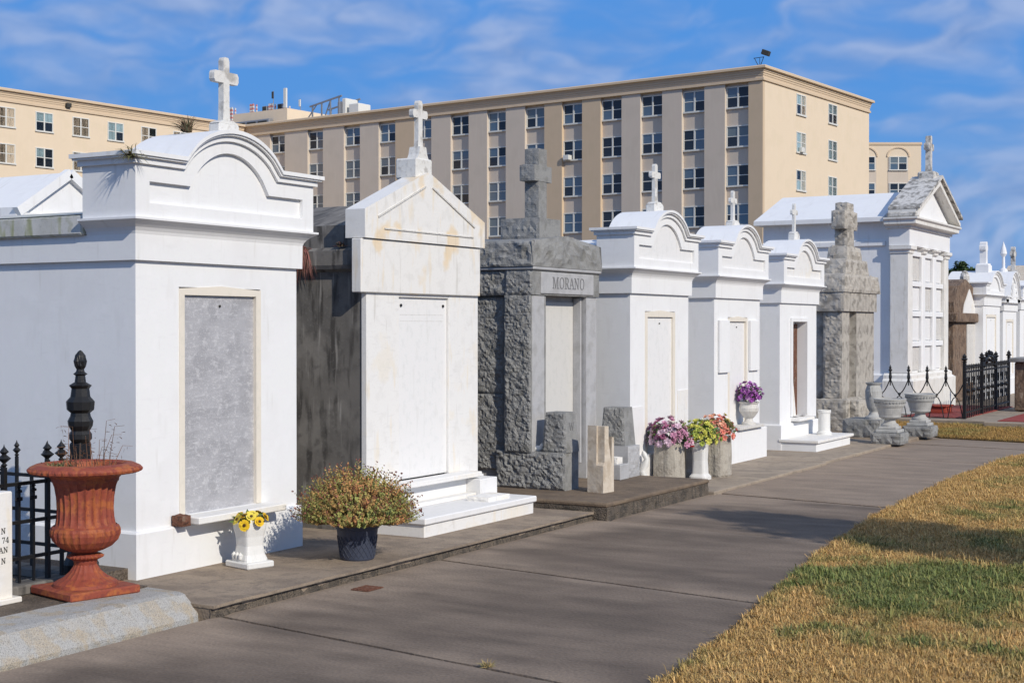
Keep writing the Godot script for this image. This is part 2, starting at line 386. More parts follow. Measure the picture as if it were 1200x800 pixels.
func make_sky() -> Sky:
	var W := 4096; var Hh := 2048
	var a := FastNoiseLite.new(); a.seed = 5; a.frequency = 1.0; a.fractal_octaves = 5; a.fractal_gain = .52
	var b := FastNoiseLite.new(); b.seed = 31; b.frequency = 1.0; b.fractal_octaves = 3
	var d := PackedFloat32Array(); d.resize(W * Hh * 3)
	for y in Hh:
		var el := PI * (0.5 - (y + 0.5) / Hh)
		var k := y * W * 3
		var s := sin(el); var ce := cos(el)
		# the air low down is worked out finely, the rest in steps of eight pixels
		var step := 1 if el > -.03 and el < .30 else 8
		if el >= .30 and y % 8 != 7 and y > 8:
			var src := (y - 1) * W * 3
			for q in W * 3: d[k + q] = d[src + q]
			continue
		if el < -0.03:
			if y * PI / Hh > PI / 2 + .04:
				var src2 := (y - 1) * W * 3
				for q in W * 3: d[k + q] = d[src2 + q]
			else:
				for x in W:
					d[k] = .30; d[k + 1] = .27; d[k + 2] = .24; k += 3
			continue
		var e := clampf(el / 0.9, 0.0, 1.0)
		var blue := Color(.165, .42, .80).lerp(Color(.07, .21, .54), pow(e, .7))
		blue = blue.lerp(Color(.085, .30, .78), smoothstep(0.0, .22, el) * (1 - smoothstep(.3, .9, el)) * .8)
		for xs in range(0, W, step):
			var az := TAU * ((xs + step * .5) / W - .5)
			var dx := sin(az) * ce; var dz := -cos(az) * ce
			var wob := b.get_noise_3d(dx * 7, s * 15, dz * 7)
			var q := a.get_noise_3d(dx * 5.0 + wob * .35, s * 13 + dx * 1.6 + wob * .2, dz * 5.0) * .5 + .5
			var big := b.get_noise_3d(dx * 1.7 + 9, s * 6.0, dz * 1.7) * .5 + .5
			var fineq := a.get_noise_3d(dx * 15 + wob * 1.5 + s * 20, s * 55 + 3 + wob, dz * 15)
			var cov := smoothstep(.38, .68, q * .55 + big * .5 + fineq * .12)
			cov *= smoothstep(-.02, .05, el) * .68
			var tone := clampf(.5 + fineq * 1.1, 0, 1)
			var cl := Color(.24, .335, .585).lerp(Color(.43, .52, .75), tone).lerp(Color(.50, .51, .55).lerp(Color(.74, .74, .76), tone), smoothstep(.16, .6, el))  # higher, mostly unseen clouds whitened so fill light on shaded walls is less blue
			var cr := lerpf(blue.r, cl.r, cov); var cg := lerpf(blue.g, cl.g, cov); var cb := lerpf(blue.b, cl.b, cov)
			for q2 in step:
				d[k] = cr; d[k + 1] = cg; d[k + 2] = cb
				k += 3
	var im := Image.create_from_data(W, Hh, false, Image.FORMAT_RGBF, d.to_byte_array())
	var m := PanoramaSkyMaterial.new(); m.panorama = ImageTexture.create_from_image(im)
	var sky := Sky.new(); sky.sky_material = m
	return sky

func _ready():
	rng.seed = 77
	# ---- camera
	var cam := Camera3D.new(); cam.name = "camera"; add_child(cam)
	cam.position = V(0, 1.62, 0)
	cam.rotation = V(-0.01, atan(978.0 / 1700.0), 0)
	cam.fov = rad_to_deg(2 * atan(400.0 / 1700.0)); cam.near = .05; cam.far = 900
	cam.current = true
	# ---- sky, sun, exposure
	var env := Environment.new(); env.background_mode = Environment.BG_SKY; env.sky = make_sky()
	env.tonemap_mode = Environment.TONE_MAPPER_LINEAR; env.tonemap_exposure = .96
	env.sdfgi_enabled = true; env.ssao_enabled = true; env.ssil_enabled = true
	var we := WorldEnvironment.new(); we.name = "world_environment"; we.environment = env; add_child(we)
	var sun := DirectionalLight3D.new(); sun.name = "sun"; add_child(sun)
	sun.light_energy = 1.2; sun.light_color = Color(1.0, .965, .905); sun.light_angular_distance = .5; sun.shadow_enabled = true
	sun.look_at_from_position(Vector3.ZERO, -V(1.0, .67, .43), Vector3.UP)
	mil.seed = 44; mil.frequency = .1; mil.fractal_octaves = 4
	make_materials()
	setting()
	buildings()
	tombs()
	objects()
	plants()

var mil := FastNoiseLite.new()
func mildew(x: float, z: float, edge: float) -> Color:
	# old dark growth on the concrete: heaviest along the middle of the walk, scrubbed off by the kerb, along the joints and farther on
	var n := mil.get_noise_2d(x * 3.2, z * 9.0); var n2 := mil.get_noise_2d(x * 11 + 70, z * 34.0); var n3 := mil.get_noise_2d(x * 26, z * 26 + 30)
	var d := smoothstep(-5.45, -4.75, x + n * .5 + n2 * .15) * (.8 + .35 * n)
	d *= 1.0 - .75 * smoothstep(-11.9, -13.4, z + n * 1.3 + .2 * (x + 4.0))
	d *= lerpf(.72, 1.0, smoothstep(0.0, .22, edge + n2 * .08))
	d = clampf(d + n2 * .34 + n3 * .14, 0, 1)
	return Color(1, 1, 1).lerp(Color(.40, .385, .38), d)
func skew(x: float, z: float) -> float: return z + .165 * (x + 5.45)
func setting():
	# the ground under everything
	var g := MB.new(); g.quad(V(-400, -.06, 300), V(400, -.06, 300), V(400, -.06, -500), V(-400, -.06, -500), Vector3.UP)
	struct("ground", g, M.turf)
	# the walkway: concrete slabs with joints
	var path := Node3D.new(); path.name = "path"; add_child(path); path.set_meta("kind", "structure")
	org = Vector3.ZERO
	var joints := [2.0, -.9, -3.75, -6.22, -8.5, -10.95, -13.3, -15.65, -18.0, -20.3, -22.4]
	for i in joints.size() - 1:
		var a: float = joints[i] - .012; var b: float = joints[i + 1] + .012
		var x1 := 6.0 if i >= joints.size() - 3 else -1.5
		var m := MB.new(); m.use_col = true
		var r := RandomNumberGenerator.new(); r.seed = 400 + i
		var top := r.randf_range(-.003, .003)
		var nx := int((x1 + 5.46) / .075) if i < joints.size() - 3 else 60; var nz := maxi(6, int((a - b) / .08))
		var gr := []; var gc := []
		for u in nx + 1:
			var x := lerpf(-5.46, x1, float(u) / nx); var row := []; var rc := []
			for w in nz + 1:
				var z := skew(x, lerpf(a, b, float(w) / nz))
				if w == 0: z -= r.randf() * .007
				if w == nz: z += r.randf() * .009
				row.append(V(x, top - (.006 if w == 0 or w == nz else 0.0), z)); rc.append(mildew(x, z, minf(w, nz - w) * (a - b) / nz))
			gr.append(row); gc.append(rc)
		for u in nx:
			for w in nz:
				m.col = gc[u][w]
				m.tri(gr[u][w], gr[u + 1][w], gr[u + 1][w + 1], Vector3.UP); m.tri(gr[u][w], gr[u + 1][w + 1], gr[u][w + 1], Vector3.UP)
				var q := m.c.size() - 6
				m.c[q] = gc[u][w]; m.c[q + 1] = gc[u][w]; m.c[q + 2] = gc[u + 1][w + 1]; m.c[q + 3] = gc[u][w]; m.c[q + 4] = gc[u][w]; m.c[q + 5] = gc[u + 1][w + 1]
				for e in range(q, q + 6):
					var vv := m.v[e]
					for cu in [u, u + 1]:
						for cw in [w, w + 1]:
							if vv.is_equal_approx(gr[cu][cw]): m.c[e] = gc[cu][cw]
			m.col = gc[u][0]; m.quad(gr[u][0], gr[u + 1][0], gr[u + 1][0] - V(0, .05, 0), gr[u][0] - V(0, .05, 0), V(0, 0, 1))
			m.quad(gr[u][nz], gr[u + 1][nz], gr[u + 1][nz] - V(0, .05, 0), gr[u][nz] - V(0, .05, 0), V(0, 0, -1))
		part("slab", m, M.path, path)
	var seam := MB.new(); seam.quad(V(-5.46, -.022, 2), V(-1.5, -.022, 2), V(-1.5, -.022, -22), V(-5.46, -.022, -22), Vector3.UP)
	part("joint_filling", seam, M.soil, path)
	# raised walks along the tombs
	var w1 := MB.new()
	var e1 := PackedVector2Array()
	var rr := RandomNumberGenerator.new(); rr.seed = 9
	e1.append(Vector2(-11, -6.135)); e1.append(Vector2(-5.44, -6.135))
	for i in 24: e1.append(Vector2(-5.452 + rr.randf_range(-.008, .008), -6.2 - i * .197))
	e1.append(Vector2(-5.45, -10.85)); e1.append(Vector2(-11, -10.85))
	w1.extrude(e1, "y", .055, .072)
	w1.box(V(-11, -.05, -6.14), V(-5.47, .054, -10.845))
	var walk := struct("pavement", w1, M.walk)
	var k1 := MB.new(); k1.face_grid(V(-5.463, -.03, -6.135), V(0, 0, -4.715), V(0, .086, 0), V(1, 0, 0), 90, 4, func(p, s, t): return .006 + .012 * hew.get_noise_3d(p.x * 60, p.y * 90, p.z * 60) - .012 * t)
	k1.quad(V(-5.464, .0555, -6.135), V(-5.44, .0555, -6.135), V(-5.44, .0555, -10.85), V(-5.464, .0555, -10.85), Vector3.UP)
	part("kerb_face", k1, M.walk_edge, walk)
	# higher slab before the granite tomb
	var w2 := MB.new(); w2.box(V(-11, .11, -10.86), V(-5.33, .15, -13.1), .012)
	var walk2 := struct("pavement", w2, M.walk_brown)
	var k2 := MB.new()
	k2.face_grid(V(-5.345, -.04, -10.868), V(0, 0, -2.225), V(0, .16, 0), V(1, 0, 0), 60, 8, func(p, s, t): return .004 + .010 * hew.get_noise_3d(p.x * 60, p.y * 60, p.z * 60))
	k2.face_grid(V(-8, -.04, -10.872), V(2.66, 0, 0), V(0, .16, 0), V(0, 0, 1), 60, 8, func(p, s, t): return .004 + .008 * hew.get_noise_3d(p.x * 60, p.y * 60, p.z * 60))
	k2.box(V(-8, -.04, -13.09), V(-5.345, .112, -10.87))
	part("kerb_face", k2, M.walk_edge, walk2)
	# low walk before the three small white tombs
	var w3 := MB.new(); w3.box(V(-11, -.04, -13.105), V(-5.28, .03, -16.6), .008); w3.box(V(-11, -.04, -16.612), V(-5.33, .031, -20.35), .008)
	struct("pavement", w3, M.walk_sandy)
	var w4 := MB.new(); w4.box(V(-11, -.04, -20.362), V(-5.30, .045, -21.6), .01)
	struct("pavement", w4, M.walk)
	# kerb of granite at the fenced plot
	var kb := MB.new()
	var prof := P2([[-5.93, -.04], [-5.93, .145], [-5.90, .152], [-5.64, .150], [-5.60, .140], [-5.50, .02], [-5.495, -.04]])
	kb.extrude(prof, "z", -2.0, -6.0)
	kb.extrude(P2([[-5.93, -.04], [-5.93, .135], [-5.90, .142], [-5.66, .138], [-5.62, .128], [-5.525, .02], [-5.52, -.04]]), "z", -6.0, -6.10)
	kb.extrude(P2([[-5.93, -.04], [-5.93, .11], [-5.90, .12], [-5.68, .115], [-5.65, .10], [-5.56, .02], [-5.555, -.04]]), "z", -6.10, -6.15)
	var kt := thing("granite_kerb", "pale speckled granite kerb stone with rusty stain beside the path, in the lower left corner", "kerb", V(-5.7, 0, -4))
	part("kerb_stone", kb, M.kerb, kt)
	var plot := MB.new(); plot.box(V(-12, -.04, -1.0), V(-5.932, .143, -6.13))
	plot.box(V(-12, -.04, -6.14), V(-6.47, .142, -6.6))
	struct("plot_floor", plot, M.soil)
	# lawn right of the path
	var ed := [Vector2(-1.9, 2), Vector2(-2.2, -1), Vector2(-2.45, -4.0), Vector2(-2.71, -6.19), Vector2(-2.86, -7.4), Vector2(-3.04, -8.52), Vector2(-3.30, -10.4), Vector2(-3.49, -12.29), Vector2(-3.62, -15.5), Vector2(-3.60, -18.4), Vector2(-3.45, -19.25), Vector2(-3.0, -19.5), Vector2(8, -18.9), Vector2(30, -17), Vector2(30, 2)]
	lawn_edge = PackedVector2Array(ed)
	var lw := MB.new(); lw.extrude(lawn_edge, "y", -.03, .012)
	struct("lawn", lw, M.turf)
	var fg := P2([[-5.25, -21.6], [-5.1, -21.35], [-3.5, -21.0], [8, -19.9], [8, -23.6], [-4.0, -23.75], [-5.2, -24.3], [-6.6, -24.4], [-6.4, -22.2]])
	far_lawn = fg
	var fl := MB.new(); fl.extrude(fg, "y", -.05, .02); struct("lawn", fl, M.turf)
	# paved plots by the temple tomb
	var ter := MB.new(); ter.box(V(-6.7, -.05, -24.42), V(-5.05, .08, -31), .01); ter.box(V(-5.02, -.05, -23.85), V(2, .10, -31), .01)
	struct("terrace", ter, M.walk_sandy)
	var rp := MB.new(); rp.box(V(-6.6, .081, -25.0), V(-5.55, .092, -29.0)); rp.box(V(-4.86, .101, -24.15), V(2, .112, -27.3))
	struct("red_terrace_floor", rp, M.red_paving)
	var bk := MB.new(); bk.box(V(-30, -.055, -12.9), V(-6.9, .012, -60)); bk.box(V(-6.9, -.056, -31.01), V(12, .01, -60)); struct("cemetery_floor", bk, M.walk_sandy)
	# small rusty drain cover in the path
	var dr := thing("drain_cover", "small rusty drain cover set into the concrete path", "drain cover", V(-5.24, .004, -7.3))
	var dm := MB.new(); dm.box(V(-5.30, .003, -7.22), V(-5.17, .009, -7.39), .002); part("plate", dm, M.drain, dr)
	for i in 5:
		var b := MB.new(); b.box(V(-5.295 + i * .026, .009, -7.235), V(-5.281 + i * .026, .012, -7.375)); part("bar", b, M.drain, dr)

var lawn_edge := PackedVector2Array()
var far_lawn := PackedVector2Array()

# ---------------------------------------------------------------- far buildings
func win_mesh(w: float, h: float) -> ArrayMesh:
	var f := MB.new(); var d := .12
	f.box(V(-w / 2, 0, 0), V(-w / 2 + .10, h, d)); f.box(V(w / 2 - .10, 0, 0), V(w / 2, h, d))
	f.box(V(-w / 2 + .10, h - .09, 0), V(w / 2 - .10, h, d)); f.box(V(-w / 2 - .06, -.08, 0), V(w / 2 + .06, .06, d + .07))
	f.box(V(-.07, .06, .01), V(.07, h - .09, d - .01))
	f.box(V(-w / 2 + .10, h * .5 - .035, .02), V(-.07, h * .5 + .035, d - .03)); f.box(V(.07, h * .5 - .035, .02), V(w / 2 - .10, h * .5 + .035, d - .03))
	return f.mesh()
func window(b: Node3D, fm: ArrayMesh, w: float, h: float, t: Transform3D, r: RandomNumberGenerator, mode: int, pm: Dictionary):
	var o := inst("window", fm, M.window_frame, b, t)
	var key := "%f %f" % [w, h]
	if not pm.has(key):
		var q := MB.new(); q.box(V(0, 0, 0), V(w / 2 - .17, h * .5 - .1, .03)); pm[key] = q.mesh()
	var base_blind := r.randf() < (.55 if mode == 1 else .12)
	for i in 2:
		for j in 2:
			var m: Material = M.glass_dark
			if mode == 0:
				m = M.glass_blue if r.randf() < .45 else M.glass_dark
				if j == 1 and r.randf() < .25: m = M.glass_blue
				if j == 1 and base_blind: m = M.glass_half
			elif (j == 1 and r.randf() < .9) or (base_blind and r.randf() < .8): m = M.glass_blind
			if mode == 1 and j == 0 and not base_blind and r.randf() < .25: m = M.glass_blue
			inst("pane", pm[key], m, o, Transform3D(Basis(), V((-w / 2 + .10) if i == 0 else .07, .06 if j == 0 else h * .5 + .035, .03)))
func buildings():
	var r := RandomNumberGenerator.new(); r.seed = 5
	var pm := {}
	var C := V(-42.22, 0, -115.31)
	var b := thing("apartment_building", "long tan apartment building with rows of paired windows behind the tombs", "building", C)
	b.rotation.y = deg_to_rad(-5.89); org = Vector3.ZERO
	# local axes: -x runs along the long shaded front, -z along the sunlit end wall. Windows sit in recessed strips between piers
	var Ht := 23.4; var cb := 22.15
	var cx := [2.42, 6.58, 10.73, 14.87, 19.05, 23.2, 27.6, 32.0, 36.6, 41.2, 45.9, 51.0, 56.5]
	part("wall", BX(V(-61.3, -1, -.35), V(-.35, cb, -22.9)), M.beige_wall, b)
	var last := 0.0
	for i in cx.size() + 1:
		var x1: float = last; var x2: float = (cx[i] - 1.1) if i < cx.size() else 61.3
		var m := MB.new(); m.box(V(-x1, -1, -.36), V(-x2, cb, 0.0))
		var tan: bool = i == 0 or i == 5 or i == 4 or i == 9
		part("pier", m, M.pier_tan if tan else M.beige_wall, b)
		if i < cx.size(): last = cx[i] + 1.1
	part("end_wall", BX(V(-.36, -1, -.361), V(0, cb, -23.0)), M.tan_wall, b)
	var cor := MB.new()
	cor.wrap([Vector2(.02, cb), Vector2(.14, cb + .03), Vector2(.14, cb + .22), Vector2(.05, cb + .25), Vector2(.05, cb + .45), Vector2(.09, cb + .46), Vector2(.09, cb + .62), Vector2(.14, cb + .63), Vector2(.14, cb + .80), Vector2(.20, cb + .81), Vector2(.20, cb + .95), Vector2(.42, cb + 1.0), Vector2(.42, Ht - .08), Vector2(.34, Ht)], -61.3, 0, 0, -23)
	part("cornice", cor, M.tan_cornice, b)
	var fm := win_mesh(2.2, 1.8)
	for i in cx.size():
		for k in 6:
			var y := 20.13 - k * 3.3
			window(b, fm, 2.2, 1.8, Transform3D(Basis(), V(-cx[i], y, -.37)), r, 0, pm)
			if [4, 1] == [i, k]:
				part("air_conditioner", BX(V(-cx[i] - .85, y, -.3), V(-cx[i] - .2, y + .45, .25), .03), M.window_frame, b)
	var fe := win_mesh(1.95, 1.8)
	for u in [7.5, 14.3]:
		for k in 6:
			window(b, fe, 1.95, 1.8, Transform3D(Basis(Vector3.UP, PI / 2), V(-.06, 20.13 - k * 3.3, -u)), r, 1, pm)
	part("air_conditioner", BX(V(.05, 16.85, -7.0), V(.35, 17.3, -7.6), .03), M.window_frame, b)
	# penthouse with its antennas on the flat roof
	var ph := MB.new(); ph.box(V(-73.8, 22, -10), V(-64.9, 26.8, -17.8))
	var pt := part("roof_house", ph, M.tan_wall, b)
	# floodlight on the corner
	var fl := thing("roof_floodlight", "floodlight on a small bracket at the roof corner of the tan building", "floodlight", C + V(-.6, 23.4, -.9)); fl.scale = Vector3.ONE * .72
	org = Vector3.ZERO
	var st := MB.new()
	st.tube([V(0, 0, 0), V(-.35, .55, 0), V(-.65, 1.15, 0)], .04, 6); st.tube([V(0, 0, 0), V(.5, 1.25, 0)], .04, 6); st.tube([V(-.75, 1.15, 0), V(.5, 1.2, 0)], .04, 6); st.tube([V(0, 0, 0), V(0, 1.1, 0)], .035, 6)
	part("bracket", st, M.iron, fl)
	var lh := MB.new(); lh.hull8(V(.75, 1.65, 0), V(.45, -.18, 0), V(.1, .28, 0), V(0, 0, .3), .06); part("lamp_head", lh, M.lead, fl)
	# antennas: x in the roof plane found along the long front
	for q in [[-65.6, 29.1, 26.7, "panel"], [-65.3, 28.2, 26.7, "whip"], [-67.7, 29.1, 26.7, "wire"]]:
		var at := thing("roof_antenna", {-65.6: "tall white panel antenna on the roof house of the tan building", -65.3: "short white mast antenna on the slope of the roof house", -67.7: "thin dark mast antenna with small dish on the roof house"}[q[0]], "antenna", C)
		at.rotation.y = deg_to_rad(-5.89); org = Vector3.ZERO
		var m := MB.new(); var zz := -12.6 if q[3] == "whip" else -10.6
		m.tube([V(q[0], q[2], zz), V(q[0], q[1], zz)], .05, 6)
		part("mast", m, M.metal_grey, at)
		var p := MB.new()
		if q[3] == "panel": p.box(V(q[0] - .25, 26.9, zz + .06), V(q[0] + .25, 29.2, zz + .3), .05)
		else: p.box(V(q[0] - .14, q[1] - .9, zz + .06), V(q[0] + .14, q[1] - .1, zz + .2), .03)
		part("panel", p, M.window_frame if q[3] != "wire" else M.lead, at)
	# red and white lattice aerials
	var k := 0
	for x in [-68.3, -71.4, -75.0, -66.0]:
		var at := thing("lattice_aerial", ["red and white lattice aerial beside the dark mast on the roof house", "red and white lattice aerial at the middle of the roof house", "red and white lattice aerial near the white cross, leftmost on the roof", "small red and white aerial at the foot of the tall panel antenna"][k], "antenna", C)
		at.rotation.y = deg_to_rad(-5.89); org = Vector3.ZERO
		var m := MB.new(); var m2 := MB.new(); var y0 := 26.8 if k != 2 else 23.4; var n: int = [4, 5, 20, 2][k]
		for s in n:
			var t := m if s % 2 == 0 else m2
			for e in [[-.25, -.25], [.25, -.25], [.25, .25], [-.25, .25]]: t.bar(V(x + e[0], y0 + s * .22, -11 + e[1]), V(x + e[0], y0 + s * .22 + .22, -11 + e[1]), .14)
			t.bar(V(x - .25, y0 + s * .22, -10.74), V(x + .25, y0 + s * .22 + .22, -10.74), .12); t.bar(V(x + .25, y0 + s * .22, -10.76), V(x - .25, y0 + s * .22 + .22, -10.76), .12)
		part("red_lattice", m, M.red_white, at); part("white_lattice", m2, M.window_frame, at); k += 1
	# rooftop plant: cooling units and a frame
	for q in [[-69.3, .7, "dark grey vent box between two aerials on the roof house"], [-66.8, .75, "grey vent box beside the tall panel antenna on the roof house"]]:
		var at := thing("roof_vent", q[2], "vent", C); at.rotation.y = deg_to_rad(-5.89); org = Vector3.ZERO
		part("housing", BX(V(q[0] - .4, 26.8, -11.5), V(q[0] + .4, 26.8 + q[1], -10.7), .06), M.metal_grey, at)
		part("louvre", BX(V(q[0] - .3, 26.9, -10.69), V(q[0] + .3, 26.7 + q[1], -10.65)), M.lead, at)
	var cu := thing("cooling_unit", "low grey air handling unit on the flat roof before the roof house", "roof unit", C); cu.rotation.y = deg_to_rad(-5.89); org = Vector3.ZERO
	part("housing", BX(V(-72.8, 23.4, -9.2), V(-67, 25.7, -9.9), .1), M.metal_grey, cu)
	for i in 3: part("fan_grille", BX(V(-72.4 + i * 1.8, 24.6, -9.19), V(-71.0 + i * 1.8, 25.5, -9.14)), M.lead, cu)
	var fr := thing("roof_frame", "steel frame with white cabinets on the flat roof of the tan building", "roof frame", C); fr.rotation.y = deg_to_rad(-5.89); org = Vector3.ZERO
	var ff := MB.new()
	for x in [-59.0, -57.6, -56.3, -55.0]:
		ff.bar(V(x, 23.3, -8), V(x, 26.9 - absf(x + 55) * .15, -8), .14); ff.bar(V(x, 23.3, -11), V(x, 26.9 - absf(x + 55) * .15, -11), .14)
	ff.bar(V(-59.4, 26.2, -8), V(-54.6, 27.0, -8), .16); ff.bar(V(-60.2, 24.4, -8), V(-58.4, 26.3, -8), .1); ff.bar(V(-57.6, 24, -8.05), V(-56.3, 26.7, -8.05), .1); ff.bar(V(-59.4, 26.2, -11), V(-54.6, 27.0, -11), .16)
	part("frame", ff, M.metal_grey, fr)
	for q in [[-56.2, -55.6, 26.6], [-55.5, -54.9, 26.9], [-54.5, -53.0, 26.2]]: part("cabinet", BX(V(q[0], 23.3, -9), V(q[1], q[2], -11), .08), M.window_frame if q[0] > -56 else M.metal_grey, fr)
	# left wing, sunlit
	var l := thing("apartment_wing", "sunlit cream wing of the apartment building at the left edge, behind the largest white tomb", "building", C)
	l.rotation.y = deg_to_rad(-5.89); org = Vector3.ZERO
	part("wall", BX(V(-61.3, -1, -23), V(-78, cb, 45)), M.tan_wall, l)
	var c2 := MB.new()
	var pr := [Vector2(.02, cb), Vector2(.14, cb + .03), Vector2(.14, cb + .22), Vector2(.05, cb + .25), Vector2(.05, cb + .45), Vector2(.09, cb + .46), Vector2(.09, cb + .62), Vector2(.14, cb + .63), Vector2(.14, cb + .80), Vector2(.20, cb + .81), Vector2(.20, cb + .95), Vector2(.42, cb + 1.0), Vector2(.42, Ht - .08), Vector2(.34, Ht)]
	c2.wrap(pr, -78, -61.3, 45, .45); c2.box(V(-78, cb, .4), V(-61.31, 23.3, -23)); part("cornice", c2, M.tan_cornice, l)
	var fw := win_mesh(1.95, 1.8)
	for i in 9:
		for kk in 3:
			window(l, fw, 1.95, 1.8, Transform3D(Basis(Vector3.UP, PI / 2), V(-61.36, 19.9 - kk * 3.33, 5.0 + i * 4.14)), r, 1, pm)
	part("vent", BX(V(-61.3, 22.45, 22.9), V(-60.9, 22.85, 23.4)), M.lead, l)
	# right wing, farther back: windows under blind arches
	var rw := thing("rear_wing", "cream rear wing with arched window bays, right of the tall tan building", "building", V(-43.28, 0, -171.49))
	rw.rotation.y = deg_to_rad(29.9); org = Vector3.ZERO
	part("wall", BX(V(-16, -1, 0), V(0, 22.9, -14)), M.tan_wall, rw)
	part("parapet", BX(V(-16.1, 22.9, .1), V(.1, 23.25, -14.1), .05), M.tan_cornice, rw)
	for i in 4:
		var x := -2.7 - i * 3.75
		var ar := MB.new()
		for s in 14:
			var am := PI * (s + .5) / 14
			ar.hull8(V(x + 1.28 * cos(am), 21.55 + 1.1 * sin(am), .05), V(-1.28 * sin(am), 1.1 * cos(am), 0) * .115, V(cos(am), sin(am), 0) * .08, V(0, 0, .05))
		part("arch", ar, M.tan_cornice, rw)
		part("bay", BX(V(x - 1.2, -1, .0), V(x + 1.2, 21.5, .04)), M.beige_wall, rw)
		for kk in 3: window(rw, fm, 2.2, 1.8, Transform3D(Basis().scaled(V(.95, .88, 1)), V(x, 20.0 - kk * 3.1, .03)), r, 0, pm)
	# low roof far off at the right edge
	var fh := thing("distant_house", "far tan house roof showing above the white tombs at the right edge", "house", V(-12, 0, -86))
	part("wall", BX(V(-16.6, 0, -83.5), V(-5, 3.6, -90)), M.tan_wall, fh)
	var rf := MB.new(); rf.extrude(P2([[-83.0, 3.6], [-90.6, 3.6], [-86.8, 5.15]]), "x", -16.9, -4.6); part("roof", rf, M.marble_tan, fh)

# ---------------------------------------------------------------- tombs
func arch_top(zn: float, zf: float, sh: float, pk: float, hw: float, drop := 0.0, n := 22) -> Array:
	# top outline from near end to far end: shoulder, fillet, arch, fillet, shoulder. Points (z, y)
	var c := (zn + zf) / 2; var out := []
	out.append(Vector2(zn, sh - drop))
	for i in n + 1:
		var t := float(i) / n * 2 - 1
		var u := absf(t)
		var y := sh + (pk - sh) * (sqrt(maxf(0, 1 - pow(u * .86, 2))) - sqrt(1 - .86 * .86)) / (1 - sqrt(1 - .86 * .86))
		if u > .88: y = lerpf(y, sh, smoothstep(.88, 1.0, u) * .55)
		out.append(Vector2(c - hw * t, y - drop))
	out.append(Vector2(zf, sh - drop))
	return out
func band(top: Array, bot: Array, x0: float, x1: float) -> MB:
	# solid between two outlines with the same number of points, from x0 (back) to x1 (front)
	var m := MB.new(); var n := top.size()
	for i in n - 1:
		var a: Vector2 = top[i]; var b: Vector2 = top[i + 1]; var c: Vector2 = bot[i]; var d: Vector2 = bot[i + 1]
		m.quad(V(x1, a.y, a.x), V(x1, b.y, b.x), V(x1, d.y, d.x), V(x1, c.y, c.x), V(1, 0, 0))
		m.quad(V(x0, a.y, a.x), V(x0, b.y, b.x), V(x0, d.y, d.x), V(x0, c.y, c.x), V(-1, 0, 0))
		m.quad(V(x0, a.y, a.x), V(x1, a.y, a.x), V(x1, b.y, b.x), V(x0, b.y, b.x), V(0, absf(a.x - b.x) + .001, (b.y - a.y) * .99))
		m.quad(V(x0, c.y, c.x), V(x1, c.y, c.x), V(x1, d.y, d.x), V(x0, d.y, d.x), V(0, -absf(c.x - d.x) - .001, -(d.y - c.y) * .99))
	var e := n - 1
	m.quad(V(x0, top[0].y, top[0].x), V(x1, top[0].y, top[0].x), V(x1, bot[0].y, bot[0].x), V(x0, bot[0].y, bot[0].x), V(0, 0, 1))
	m.quad(V(x0, top[e].y, top[e].x), V(x1, top[e].y, top[e].x), V(x1, bot[e].y, bot[e].x), V(x0, bot[e].y, bot[e].x), V(0, 0, -1))
	return m
func cross_shape(w: float, h: float, span: float, ay: float, ah: float, flare := 0.0) -> PackedVector2Array:
	var a := w / 2; var s := span / 2
	return P2([[-a * (1 + flare), 0], [-a, h * .25], [-a, ay], [-s * .9, ay], [-s, ay + ah * .25], [-s, ay + ah * .75], [-s * .9, ay + ah], [-a, ay + ah], [-a, h - ah * .3], [-a * .6, h], [a * .6, h], [a, h - ah * .3], [a, ay + ah], [s * .9, ay + ah], [s, ay + ah * .75], [s, ay + ah * .25], [s * .9, ay], [a, ay], [a, h * .25], [a * (1 + flare), 0]])
func cross(t: Node3D, x: float, z: float, y: float, w: float, h: float, span: float, ay: float, ah: float, d: float, m: Material, flare := 0.2):
	var poly := cross_shape(w, h, span, ay, ah, flare)
	var q := PackedVector2Array()
	for p in poly: q.append(Vector2(z - p.x, y + p.y))
	var mb := MB.new(); mb.extrude(q, "x", x - d / 2, x + d / 2)
	part("cross", mb, m, t)
